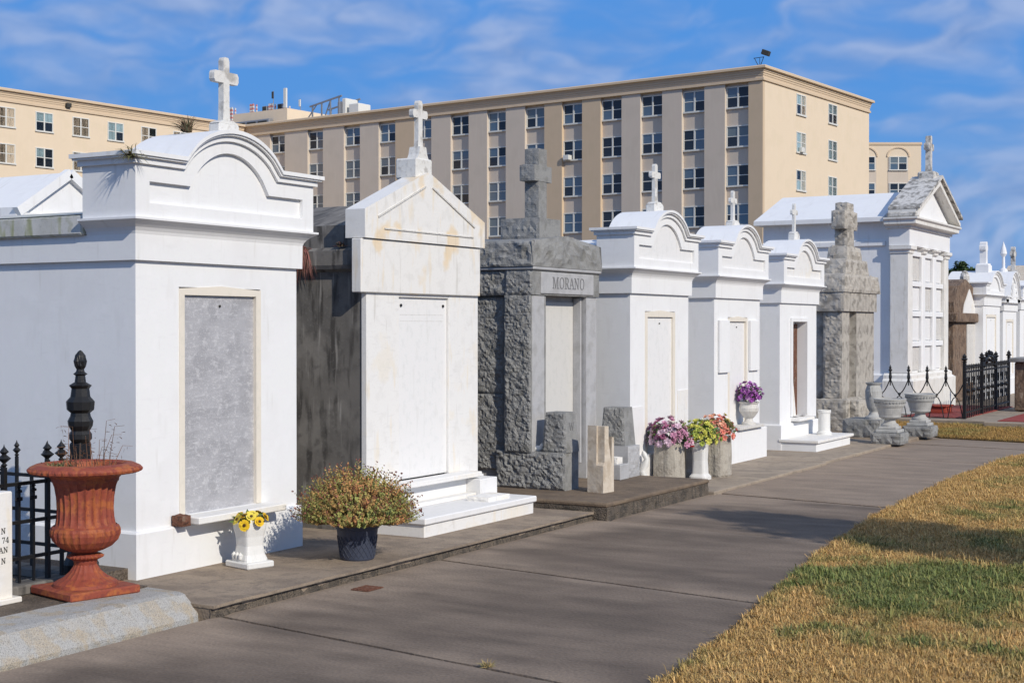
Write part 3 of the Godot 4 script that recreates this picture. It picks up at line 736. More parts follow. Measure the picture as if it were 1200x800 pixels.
func arched_tomb(called: String, label: String, group: String, o: Dictionary) -> Node3D:
	var X: float = o.X; var zn: float = o.zn; var zf: float = o.zf; var yb: float = o.yb; var mt: Material = o.get("mat", M.plaster)
	var xb: float = X - o.get("deep", 2.5); var ad: float = o.get("attic_deep", .36)
	var s: float = o.get("s", 1.0)          # scale of the mouldings
	var t := thing(called, label, "tomb", V(X, yb, (zn + zf) / 2), group)
	var c := (zn + zf) / 2
	var pt: float = o.plinth; var fb: float = o.frieze; var ab: float = o.attic; var sh: float = o.shoulder; var pk: float = o.peak
	var m := MB.new(); m.wrap([Vector2(.03, yb - .02), Vector2(.03, pt - .015), Vector2(.02, pt - .004), Vector2(0.0, pt)], xb, X, zn, zf); part("plinth", m, mt, t)
	# wall with an opening for the tablet
	var tz0: float = o.tab[0]; var tz1: float = o.tab[1]; var ty0: float = o.tab[2]; var ty1: float = o.tab[3]; var td: float = o.get("tab_deep", .02)
	m = MB.new()
	m.box(V(xb, pt, zn), V(X, fb, tz0)); m.box(V(xb, pt, tz1), V(X, fb, zf)); m.box(V(xb, ty1, tz0), V(X, fb, tz1))
	if ty0 > pt: m.box(V(xb, pt, tz0), V(X, ty0, tz1))
	m.box(V(xb, maxf(pt, ty0), tz0), V(X - td, ty1, tz1))
	part("wall", m, mt, t)
	m = MB.new(); m.wrap([Vector2(.03, fb), Vector2(.032, fb + .16 * s)], xb, X, zn, zf); part("frieze", m, mt, t)
	m = MB.new(); var f0 := fb + .16 * s; var hh := ab - f0
	m.wrap([Vector2(.032, f0), Vector2(.038, f0 + hh * .2), Vector2(.052, f0 + hh * .42), Vector2(.078, f0 + hh * .64), Vector2(.105, f0 + hh * .82), Vector2(.112, f0 + hh * .86), Vector2(.112, ab)], X - ad - .02, X, zn, zf); part("cornice", m, mt, t)
	# attic: front frame round a sunk arched panel
	var p := .085 * s; var hw: float = o.get("arch", .57) * (zn - zf) / 2 * 1.0
	var zn2 := zn + p; var zf2 := zf - p; var xf := X + p; var rec := .03
	var top := arch_top(zn2, zf2, sh, pk, hw, .07 * s)
	var pb := ab + .09 * s
	var pin := arch_top(zn2 - .12 * s, zf2 + .12 * s, sh - .10 * s, pk - .075 * s, hw * .86, .075 * s)
	var bot := []
	for q in top: bot.append(Vector2(q.x, ab))
	m = band(top, bot, X - ad, xf - rec)
	# frame in front of the panel
	for i in top.size() - 1:
		var a: Vector2 = top[i]; var b: Vector2 = top[i + 1]; var e: Vector2 = pin[i]; var f: Vector2 = pin[i + 1]
		m.quad(V(xf, a.y, a.x), V(xf, b.y, b.x), V(xf, f.y, f.x), V(xf, e.y, e.x), V(1, 0, 0))
		m.quad(V(xf, e.y, e.x), V(xf, f.y, f.x), V(xf - rec, f.y, f.x), V(xf - rec, e.y, e.x), V(0, -1, 0))
	var n := top.size() - 1
	m.quad(V(xf, top[0].y, zn2), V(xf, pin[0].y, pin[0].x), V(xf, pb, pin[0].x), V(xf, ab, zn2), V(1, 0, 0))
	m.quad(V(xf, top[n].y, zf2), V(xf, pin[n].y, pin[n].x), V(xf, pb, pin[n].x), V(xf, ab, zf2), V(1, 0, 0))
	m.quad(V(xf, ab, zn2), V(xf, ab, zf2), V(xf, pb, pin[n].x), V(xf, pb, pin[0].x), V(1, 0, 0))
	m.quad(V(xf, pb, pin[0].x), V(xf - rec, pb, pin[0].x), V(xf - rec, pb, pin[n].x), V(xf, pb, pin[n].x), V(0, 1, 0))
	m.quad(V(xf, pb, pin[0].x), V(xf - rec, pb, pin[0].x), V(xf - rec, pin[0].y, pin[0].x), V(xf, pin[0].y, pin[0].x), V(0, 0, -1))
	m.quad(V(xf, pb, pin[n].x), V(xf - rec, pb, pin[n].x), V(xf - rec, pin[n].y, pin[n].x), V(xf, pin[n].y, pin[n].x), V(0, 0, 1))
	m.quad(V(xf, ab, zn2), V(xf - rec, ab, zn2), V(xf - rec, top[0].y, zn2), V(xf, top[0].y, zn2), V(0, 0, 1))
	m.quad(V(xf, ab, zf2), V(xf - rec, ab, zf2), V(xf - rec, top[n].y, zf2), V(xf, top[n].y, zf2), V(0, 0, -1))
	m.quad(V(xf, ab, zn2), V(xf - rec, ab, zn2), V(xf - rec, ab, zf2), V(xf, ab, zf2), V(0, -1, 0))
	part("attic", m, mt, t)
	if o.has("panel_mat"):
		var fan := MB.new()
		for i in n:
			fan.quad(V(xf - rec + .004, pin[i].y, pin[i].x), V(xf - rec + .004, pin[i + 1].y, pin[i + 1].x), V(xf - rec + .004, pb, pin[i + 1].x), V(xf - rec + .004, pb, pin[i].x), V(1, 0, 0))
		part("attic_panel", fan, o.panel_mat, t)
	for bnd in [[.022 * s, .074 * s, .038 * s, "lower_moulding"], [.045 * s, .038 * s, .026 * s, ""], [.058 * s, .026 * s, 0.0, "upper_moulding"]]:
		var q: float = p + bnd[0]
		var a := arch_top(zn + q, zf - q, sh, pk, hw + bnd[0] * .4, bnd[2]); var b := arch_top(zn + q, zf - q, sh, pk, hw + bnd[0] * .4, bnd[1])
		part("attic_moulding", band(a, b, X - ad - bnd[0], X + q), o.get("moulding", mt), t)
	# marble tablet with its surround
	var fw: float = o.get("tab_frame", .05)
	m = MB.new()
	var xo := X + .004
	m.box(V(X - td, ty0, tz0), V(xo, ty1 - fw, tz0 - fw)); m.box(V(X - td, ty0, tz1), V(xo, ty1 - fw, tz1 + fw))
	m.extrude(P2([[tz0, ty1 - fw], [tz0, ty1 - .01], [(tz0 + tz1) / 2, ty1 + .012], [tz1, ty1 - .01], [tz1, ty1 - fw]]), "x", X - td, xo)
	if fw > 0: part("tablet_frame", m, o.get("frame_mat", M.cream), t)
	if o.has("tab_mat"):
		m = MB.new(); m.box(V(X - td - .004, ty0, tz0 - fw), V(X - td * .7, ty1 - fw - .012, tz1 + fw)); part("tablet", m, o.tab_mat, t)
		var pin_ := MB.new(); pin_.lathe([Vector2(0, 0), Vector2(.011, .004), Vector2(.011, .02)], Vector3.ZERO, 8)
		var pn := MB.new(); pn.box(V(X - td * .7, ty1 - fw - .075, c + .008), V(X - td * .7 + .012, ty1 - fw - .06, c - .008), .003); part("pin", pn, M.lead, t)
	# low roof of the chamber behind
	m = MB.new()
	var ry: float = o.get("roof", ab + .0)
	m.box(V(xb - .1, ry - .11, zn + .07), V(X - ad - .025, ry + .02, zf - .07), .012)
	m.extrude(P2([[zn + .07, ry + .02], [(zn + zf) / 2, ry + .13], [zf - .07, ry + .02]]), "x", xb - .1, X - ad - .03)
	part("roof", m, o.get("roof_mat", mt), t)
	return t
func cross_on(t: Node3D, x: float, z: float, y0: float, bs: Vector3, cw: float, ch: float, span: float, ay: float, ah: float, d: float, m: Material):
	var b := MB.new()
	b.box(V(x - bs.x / 2, y0 - .08, z - bs.z / 2), V(x + bs.x / 2, y0 + bs.y * .75, z + bs.z / 2), .01)
	b.extrude(P2([[-bs.z / 2 + z, y0 + bs.y * .75], [z - cw * .75, y0 + bs.y], [z + cw * .75, y0 + bs.y], [bs.z / 2 + z, y0 + bs.y * .75]]), "x", x - bs.x * .42, x + bs.x * .42)
	part("cross_base", b, m, t)
	cross(t, x, z, y0 + bs.y - .005, cw, ch, span, ay, ah, d, m)

func tombs():
	var t: Node3D; var m: MB
	# 1 --- the large white tomb at the left
	t = arched_tomb("white_tomb", "largest white plastered tomb with grey tablet and arched top, leftmost of the row", "white plastered tombs with arched tops", {X = -6.43, zn = -6.55, zf = -8.12, yb = .05, plinth = .365, frieze = 2.03, attic = 2.288, shoulder = 2.685, peak = 2.905, deep = 3.2, attic_deep = .36, tab = [-6.93, -7.73, .42, 1.875], tab_deep = .03, tab_mat = M.tablet_grey, roof = 2.30, roof_mat = M.roof_slab})
	cross_on(t, -6.45, -7.385, 2.885, V(.10, .10, .20), .058, .42, .24, .25, .075, .045, M.cross_stone)
	m = MB.new(); m.box(V(-6.42, .372, -6.93), V(-6.26, .418, -7.80), .006); part("shelf", m, M.marble, t)
	m = MB.new(); m.rock(V(-6.42, .365, -6.85), V(-6.33, .43, -6.926), hew, .012, .02); part("broken_brick", m, M.brick_old, t)
	# 2 --- marble front with pediment, dark stucco body
	t = thing("marble_tomb", "white marble fronted tomb with pointed pediment, stained orange, on a dark stucco body", "tomb", V(-6.41, .07, -9.72))
	m = MB.new(); m.box(V(-9.6, .02, -8.95), V(-6.463, 2.06, -10.52)); part("body", m, M.stucco_dark, t)
	m = MB.new(); m.box(V(-9.7, .02, -8.90), V(-6.47, .30, -10.56), .015); part("body_plinth", m, M.stucco_dark, t)
	m = MB.new(); m.wrap([Vector2(0, 2.04), Vector2(.05, 2.06), Vector2(.065, 2.09), Vector2(.065, 2.20), Vector2(.03, 2.225)], -9.6, -6.56, -8.95, -10.52); part("body_ledge", m, M.stucco_dark, t)
	m = MB.new(); m.extrude(P2([[-8.98, 2.22], [-8.98, 2.40], [-9.735, 2.62], [-10.49, 2.40], [-10.49, 2.22]]), "x", -9.6, -6.545); part("body_roof", m, M.stucco_dark, t)
	m = MB.new(); m.box(V(-6.46, .215, -8.94), V(-6.41, 1.88, -9.373), .004); part("pilaster", m, M.marble, t)
	m = MB.new(); m.box(V(-6.46, .215, -10.099), V(-6.41, 1.88, -10.56), .004); part("pilaster", m, M.marble, t)
	m = MB.new(); m.box(V(-6.46, .42, -9.374), V(-6.435, 1.853, -10.098), .003); part("door_slab", m, M.marble_clean, t)
	for y in [1.715, 1.665]:
		m = MB.new(); m.box(V(-6.436, y, -9.42), V(-6.4342, y + .003, -10.05)); part("ruled_line", m, M.marble_grey, t)
	for z in [-9.43, -10.04]:
		m = MB.new(); m.tube([V(-6.44, 1.79, z), V(-6.425, 1.79, z)], .012, 8); part("bolt", m, M.iron, t)
	m = MB.new(); m.box(V(-6.46, 1.853, -9.374), V(-6.412, 1.88, -10.098), .003); part("door_head", m, M.marble, t)
	m = MB.new(); m.box(V(-6.47, 1.88, -8.83), V(-6.38, 2.285, -10.55), .006); part("frieze", m, M.marble_rust, t)
	m = MB.new(); m.extrude(P2([[-8.85, 2.29], [-8.85, 2.505], [-9.70, 2.85], [-9.74, 2.85], [-10.59, 2.505], [-10.59, 2.29]]), "x", -6.54, -6.36); part("pediment", m, M.marble_rust, t)
	m = MB.new()                                     # raised triangle mouldings on the pediment
	for q in [[-9.02, 2.455, -9.67, 2.735], [-10.42, 2.455, -9.77, 2.735]]:
		m.bar(V(-6.357, q[1], q[0]), V(-6.357, q[3], q[2]), .014, .012)
	m.bar(V(-6.357, 2.37, -9.1), V(-6.357, 2.37, -10.4), .012, .010)
	part("pediment_moulding", m, M.marble_grey, t)
	m = MB.new(); m.box(V(-6.60, 2.80, -9.60), V(-6.395, 2.965, -9.83), .012); part("cross_base", m, M.cross_stone, t)
	m = MB.new(); m.extrude(P2([[-9.635, 2.965], [-9.655, 3.0], [-9.67, 3.06], [-9.76, 3.06], [-9.775, 3.0], [-9.795, 2.965]]), "x", -6.51, -6.41); part("cross_foot", m, M.cross_stone, t)
	cross(t, -6.455, -9.715, 3.055, .06, .375, .21, .235, .065, .04, M.cross_stone)
	m = MB.new(); m.box(V(-6.47, .165, -8.88), V(-5.84, .215, -10.57), .008); part("step_slab", m, M.marble_clean, t)
	m = MB.new(); m.box(V(-6.47, .06, -8.90), V(-5.862, .164, -10.55), .006); part("step", m, M.marble, t)
	m = MB.new(); m.box(V(-6.40, .216, -8.97), V(-6.34, .375, -10.54), .004); part("threshold", m, M.marble_clean, t)
	m = MB.new(); m.box(V(-6.40, .376, -9.0), V(-6.24, .418, -10.35), .006); part("sill", m, M.marble, t)
	m = MB.new(); m.box(V(-6.339, .216, -9.05), V(-6.24, .25, -10.25), .005); part("sill", m, M.marble, t)
	m = MB.new(); m.box(V(-6.339, .2165, -10.26), V(-6.20, .36, -10.53), .006); part("block", m, M.marble_clean, t)
	# 3 --- grey granite tomb with the name on its lintel
	t = thing("granite_tomb", "grey rough hewn granite tomb with stone cross and MORANO on its lintel", "tomb", V(-6.4, .15, -12.1))
	m = MB.new(); m.rock(V(-7.7, .3, -11.53), V(-6.715, 1.0, -12.75), hew, .02, .018, "+x-x-z+y"); part("stone", m, M.granite, t)
	m = MB.new(); m.rock(V(-7.7, 1.01, -11.53), V(-6.715, 1.9, -12.75), hew, .02, .018, "+x-x-z+y"); part("stone", m, M.granite, t)
	m = MB.new(); m.box(V(-9, .12, -11.55), V(-6.53, 2.1, -12.72)); part("core", m, M.granite_smooth, t)
	m = MB.new(); m.rock(V(-6.68, .48, -11.47), V(-6.40, 1.91, -11.75), hew, .02, .016, "+x-z-x+y"); part("pier", m, M.granite, t)
	m = MB.new(); m.box(V(-6.42, .48, -11.49), V(-6.396, 1.91, -11.72), .006); part("pier_face", m, M.granite_smooth, t)
	m = MB.new(); m.rock(V(-6.68, .15, -12.57), V(-6.40, 1.91, -12.79), hew, .02, .04, "+x+z-x"); part("pier", m, M.granite_smooth, t)
	m = MB.new(); m.box(V(-6.56, .30, -11.751), V(-6.525, 1.86, -12.568), .004); part("tablet", m, M.tablet_pale, t)
	for z in [-11.78, -12.54]:
		m = MB.new(); m.box(V(-6.524, .3, z - .012), V(-6.44, 1.9, z + .012), .004); part("jamb_moulding", m, M.granite_smooth, t)
	m = MB.new(); m.rock(V(-7.7, 1.91, -11.49), V(-6.67, 2.14, -12.79), hew, .03, .02, "+x-x-z+y"); part("stone", m, M.granite, t)
	m = MB.new(); m.rock(V(-6.668, 1.912, -11.47), V(-6.385, 2.14, -12.82), hew, .022, .02, "+x-x+y"); part("lintel", m, M.granite, t)
	m = MB.new(); m.box(V(-6.40, 1.925, -11.62), V(-6.372, 2.125, -12.68), .006); part("name_panel", m, M.granite_smooth, t)
	var tm := TextMesh.new(); tm.text = "MORANO"; tm.font_size = 32; tm.pixel_size = .0033; tm.depth = .006
	var sf := SystemFont.new(); sf.font_names = PackedStringArray(["Droid Serif"]); tm.font = sf
	inst("lettering", tm, M.engraved, t, Transform3D(Basis(Vector3.UP, PI / 2).scaled_local(V(1.36, 1.36, 1)), V(-6.372 + .0, 2.025, -12.15) - org))
	m = MB.new(); m.box(V(-9, 2.14, -11.45), V(-6.36, 2.17, -12.83), .008); part("string_course", m, M.granite_smooth, t)
	# cap with a low gable
	m = MB.new()
	var cap := func(p: Vector3, amp: float) -> float: return amp * (.5 + .9 * hew.get_noise_3d(p.x * 30, p.y * 30, p.z * 30) + .4 * hew.get_noise_3d(p.x * 80, p.y * 80, p.z * 80))
	m.face_grid(V(-9, 2.17, -11.44), V(2.64, 0, 0), V(0, .235, -.03), V(0, 0, 1), 110, 11, func(p, s, u): return cap.call(p, .03) * smoothstep(0, .12, minf(minf(s, 1 - s) * 8, minf(u, 1 - u))))
	m.face_grid(V(-9, 2.17, -12.84), V(2.64, 0, 0), V(0, .235, .03), V(0, 0, -1), 30, 4, func(p, s, u): return 0.0)
	for q in [[-11.44, -12.14], [-12.84, -12.14]]:
		# front gable halves
		var g := []
		for i in 17:
			var r := []
			for j in 8:
				var z: float = lerpf(q[0], q[1], i / 16.0); var topy: float = lerpf(2.405, 2.475, i / 16.0)
				var y := lerpf(2.17, topy, j / 7.0)
				var p := V(-6.36, y, z)
				var ed := minf(minf(i / 16.0 * 6, 1.0), minf(j, 7 - j) / 1.5)
				p.x += cap.call(p, .03) * clampf(ed, 0, 1) - .02 * j / 7.0
				r.append(p)
			g.append(r)
		for i in 16:
			for j in 7: m.quad(g[i][j], g[i + 1][j], g[i + 1][j + 1], g[i][j + 1], V(1, 0, 0))
	m.quad(V(-9, 2.405, -11.47), V(-6.38, 2.405, -11.47), V(-6.38, 2.475, -12.14), V(-9, 2.475, -12.14), Vector3.UP)
	m.quad(V(-9, 2.405, -12.81), V(-6.38, 2.405, -12.81), V(-6.38, 2.475, -12.14), V(-9, 2.475, -12.14), Vector3.UP)
	part("cap_stone", m, M.granite, t)
	m = MB.new(); m.rock(V(-6.97, 2.44, -11.90), V(-6.55, 2.645, -12.32), hew, .02, .03, "+x+y"); part("cross_base", m, M.granite, t)
	m = MB.new(); m.rock(V(-6.78, 2.645, -12.03), V(-6.63, 3.0, -12.19), hew, .008, .02, "+x"); part("cross_shaft", m, M.granite, t)
	m = MB.new(); m.rock(V(-6.785, 3.0, -11.94), V(-6.625, 3.15, -12.28), hew, .008, .02, "+x"); part("cross_arm", m, M.granite, t)
	m = MB.new(); m.rock(V(-6.78, 3.15, -12.03), V(-6.63, 3.31, -12.19), hew, .008, .02, "+x"); part("cross_head", m, M.granite, t)
	# 4, 5, 6 --- three small white tombs
	var g3 := "white plastered tombs with arched tops"
	t = arched_tomb("white_tomb", "white arched tomb with cream marble tablet right of the granite tomb, flower planters before it", g3, {X = -6.33, zn = -13.42, zf = -14.93, yb = .02, plinth = .30, frieze = 1.965, attic = 2.228, shoulder = 2.635, peak = 2.855, attic_deep = .34, arch = .58, tab = [-13.78, -14.56, .30, 1.785], tab_deep = .025, tab_frame = .06, tab_mat = M.marble_clean, panel_mat = M.marble_clean, roof = 2.44})
	cross_on(t, -6.40, -14.18, 2.84, V(.11, .11, .23), .07, .41, .23, .26, .065, .036, M.cross_stone)
	m = MB.new(); m.box(V(-6.34, .302, -13.46), V(-6.324, .80, -13.72), .002); part("marble_facing", m, M.marble_clean, t)
	m = MB.new(); m.box(V(-6.34, .302, -14.62), V(-6.322, .93, -14.90), .002); part("marble_facing", m, M.marble, t)
	m = MB.new(); m.box(V(-6.32, .05, -13.46), V(-6.27, .296, -14.90), .006); part("marble_base", m, M.marble_clean, t)
	t = arched_tomb("white_tomb", "second of the three small white arched tombs, purple flowers standing on its ledge", g3, {X = -6.33, zn = -15.69, zf = -17.19, yb = .02, plinth = .30, frieze = 1.957, attic = 2.215, shoulder = 2.615, peak = 2.84, attic_deep = .34, arch = .56, tab = [-16.12, -16.76, .42, 1.735], tab_deep = .03, tab_frame = .05, tab_mat = M.marble_clean, panel_mat = M.marble_clean, roof = 2.2})
	cross_on(t, -6.40, -16.45, 2.82, V(.10, .08, .22), .055, .36, .20, .21, .06, .034, M.cross_stone)
	for z in [-15.80, -16.80]:
		m = MB.new(); m.box(V(-6.325, 1.085, z), V(-6.295, 1.70, z - .30), .004); part("marble_facing", m, M.plaster, t)
	m = MB.new(); m.box(V(-6.325, .02, -15.78), V(-6.17, .40, -17.02), .008); part("ledge", m, M.plaster, t)
	m = MB.new(); m.box(V(-6.32, .41, -16.0), V(-6.12, .45, -16.8), .006); part("shelf", m, M.marble_grey, t)
	t = arched_tomb("white_tomb", "third of the small white arched tombs, its tablet broken open to bare brick", g3, {X = -6.33, zn = -17.93, zf = -19.42, yb = .02, plinth = .36, frieze = 1.93, attic = 2.18, shoulder = 2.565, peak = 2.785, attic_deep = .33, arch = .56, tab = [-18.40, -18.98, .42, 1.69], tab_deep = .14, tab_frame = .0, panel_mat = M.marble, roof = 2.15})
	cross_on(t, -6.40, -18.68, 2.77, V(.10, .12, .20), .055, .38, .22, .23, .065, .034, M.cross_stone)
	m = MB.new(); m.box(V(-6.468, .43, -18.41), V(-6.45, 1.66, -18.97)); part("brick_infill", m, M.brick_old, t)
	m = MB.new(); m.extrude(P2([[-18.41, .43], [-18.41, 1.05], [-18.62, 1.04], [-18.70, .75], [-18.78, .43]]), "x", -6.445, -6.40); part("broken_tablet", m, M.marble, t)
	m = MB.new()
	m.box(V(-6.328, .44, -18.34), V(-6.31, 1.69, -18.40)); m.box(V(-6.328, .44, -18.98), V(-6.31, 1.69, -19.04)); m.box(V(-6.328, 1.69, -18.34), V(-6.31, 1.74, -19.04)); part("tablet_frame", m, M.plaster, t)
	m = MB.new(); m.box(V(-6.40, .38, -18.36), V(-6.20, .42, -19.02), .006); part("shelf", m, M.marble, t)
	m = MB.new(); m.box(V(-6.33, .02, -17.91), V(-5.83, .135, -19.35), .008); part("step", m, M.plaster, t)
	m = MB.new(); m.box(V(-6.33, .136, -17.89), V(-5.80, .175, -19.42), .006); part("step_slab", m, M.marble, t)
	# 7 --- small tomb of tan hewn granite
	t = thing("hewn_tomb", "small weathered tan granite tomb with stacked cap stones and thick stone cross", "tomb", V(-6.6, .03, -22.3))
	m = MB.new(); m.rock(V(-7.6, .02, -21.42), V(-6.52, .52, -23.3), hew, .02, .04); part("base_stone", m, M.granite_tan, t)
	m = MB.new(); m.rock(V(-7.6, .52, -21.56), V(-6.9, 1.86, -23.15), hew, .03, .06); part("stone", m, M.granite_tan, t)
	m = MB.new(); m.rock(V(-6.89, .52, -21.48), V(-6.6, 1.86, -21.85), hew, .018, .03, "+x"); part("pier", m, M.granite_tan, t)
	m = MB.new(); m.rock(V(-6.89, .52, -22.22), V(-6.6, 1.86, -23.18), hew, .012, .05, "+x+z"); part("pier", m, M.granite_tan, t)
	m = MB.new(); m.box(V(-6.85, .52, -21.86), V(-6.78, 1.86, -22.21)); part("tablet", m, M.marble_grey, t)
	for q in [[-21.6, -22.0], [-22.05, -22.5], [-22.55, -23.0]]:
		m = MB.new(); m.rock(V(-6.55, .05, q[0]), V(-6.38, .50, q[1]), hew, .025, .04); part("base_stone", m, M.granite_tan, t)
	m = MB.new(); m.rock(V(-7.1, 1.86, -21.42), V(-6.56, 2.15, -23.2), hew, .016, .04, "+x"); part("lintel", m, M.granite_tan, t)
	m = MB.new(); m.rock(V(-7.12, 2.15, -21.40), V(-6.54, 2.42, -23.36), hew, .02, .04, "", .08); part("cap_stone", m, M.granite_tan, t)
	m = MB.new(); m.rock(V(-7.05, 2.42, -21.72), V(-6.62, 2.66, -22.98), hew, .02, .04, "", .1); part("cap_stone", m, M.granite_tan, t)
	m = MB.new(); m.rock(V(-6.98, 2.66, -21.92), V(-6.66, 2.86, -22.72), hew, .035, .05, "", .1); part("cross_base", m, M.granite_tan, t)
	m = MB.new(); m.rock(V(-6.92, 2.86, -22.13), V(-6.72, 3.55, -22.48), hew, .02, .035, "", .05); part("cross_shaft", m, M.granite_tan, t)
	m = MB.new(); m.rock(V(-6.925, 3.14, -21.97), V(-6.715, 3.42, -22.64), hew, .02, .035); part("cross_arm", m, M.granite_tan, t)
	temple()
	# 9 --- small brown tomb
	t = thing("brown_tomb", "small weathered brown tomb with crumbling rounded top, beside the temple tomb", "tomb", V(-7.2, .05, -32.6))
	m = MB.new(); m.box(V(-9, .02, -31.3), V(-7.2, 1.72, -33.5), .02); part("body", m, M.brown_stucco, t)
	m = MB.new(); m.box(V(-7.199, .4, -32.45), V(-7.18, 1.68, -33.35)); part("tablet", m, M.marble_grey, t)
	m = MB.new(); m.box(V(-9, 1.72, -31.15), V(-7.1, 1.92, -33.62), .02); part("ledge", m, M.brown_stucco, t)
	m = MB.new(); m.extrude(P2([[-31.3, 1.92], [-31.3, 2.15], [-31.7, 2.5], [-32.4, 2.66], [-33.1, 2.5], [-33.5, 2.15], [-33.5, 1.92]]), "x", -9, -7.2); part("attic", m, M.brown_stucco, t)
	m = MB.new(); m.extrude(P2([[-32.1, 1.92], [-32.2, 2.1], [-32.7, 2.45], [-33.2, 2.1], [-33.3, 1.92]]), "x", -7.199, -7.18); part("attic_panel", m, M.marble, t)
	m = MB.new(); m.rock(V(-7.45, 2.6, -32.9), V(-7.28, 2.86, -33.15), hew, .04, .06, "", .5); part("broken_ornament", m, M.dirty_stone, t)
	# 10, 11, 12 --- white tombs at the far right
	t = arched_tomb("white_tomb", "far white tomb with white block cross, right of the small brown tomb", g3, {X = -7.0, zn = -33.2, zf = -35.0, yb = .02, plinth = .4, frieze = 2.1, attic = 2.35, shoulder = 2.62, peak = 2.90, attic_deep = .8, arch = .7, tab = [-33.5, -34.6, .5, 1.9], tab_deep = .03, tab_frame = .06, tab_mat = M.plaster_far, mat = M.plaster_far, roof = 2.4})
	cross_on(t, -7.15, -33.95, 2.90, V(.3, .16, .34), .16, .5, .26, .30, .12, .14, M.plaster_far)
	t = arched_tomb("white_tomb", "far white tomb with fan ornament in its gable and slender white finial", g3, {X = -7.0, zn = -35.35, zf = -36.95, yb = .02, plinth = .4, frieze = 2.0, attic = 2.2, shoulder = 2.35, peak = 2.95, attic_deep = .6, arch = .8, tab = [-35.7, -36.6, .5, 1.8], tab_deep = .03, tab_frame = .06, tab_mat = M.plaster_far, mat = M.plaster_far, roof = 2.2})
	for i in 7:
		var a := PI * (i + .5) / 7
		m = MB.new(); m.bar(V(-6.94, 2.30, -36.15), V(-6.93, 2.30 + .38 * sin(a), -36.15 + .5 * cos(a)), .05, .05); part("fan_rib", m, M.plaster_far, t)
	m = MB.new(); m.lathe([Vector2(.11, 2.92), Vector2(.09, 3.0), Vector2(.04, 3.04), Vector2(.035, 3.3), Vector2(.085, 3.38), Vector2(.06, 3.5), Vector2(0, 3.68)], V(-7.15, 0, -36.15), 12); part("finial", m, M.plaster_far, t)
	t = arched_tomb("white_tomb", "far white tomb with grey cross, at the right edge", g3, {X = -7.0, zn = -37.4, zf = -39.2, yb = .02, plinth = .4, frieze = 2.05, attic = 2.3, shoulder = 2.65, peak = 2.80, attic_deep = .8, arch = .6, tab = [-37.9, -38.8, .5, 1.9], tab_deep = .03, tab_frame = .06, tab_mat = M.plaster_far, mat = M.plaster_far, roof = 2.4})
	cross_on(t, -7.3, -38.1, 2.80, V(.3, .25, .34), .12, .6, .34, .36, .12, .1, M.dirty_stone)
	# tombs of the next row: roofs seen over the first
	t = thing("gabled_tomb", "white gabled tomb roof showing behind the leftmost tomb, at the left edge", "tomb", V(-9.5, .02, -8.8))
	m = MB.new(); m.box(V(-13.5, 0, -8.35), V(-9.55, 2.5, -9.35)); part("wall", m, M.plaster, t)
	m = MB.new(); m.extrude(P2([[-8.25, 2.5], [-8.25, 2.60], [-8.80, 2.93], [-9.38, 2.60], [-9.38, 2.5]]), "x", -13.6, -9.42); part("roof", m, M.plaster, t)
	m = MB.new(); m.bar(V(-9.40, 2.56, -8.24), V(-9.40, 2.92, -8.80), .06, .08); m.bar(V(-9.40, 2.92, -8.80), V(-9.40, 2.56, -9.38), .06, .08); m.bar(V(-9.40, 2.53, -8.28), V(-9.40, 2.53, -9.36), .05, .05); part("gable_moulding", m, M.plaster, t)

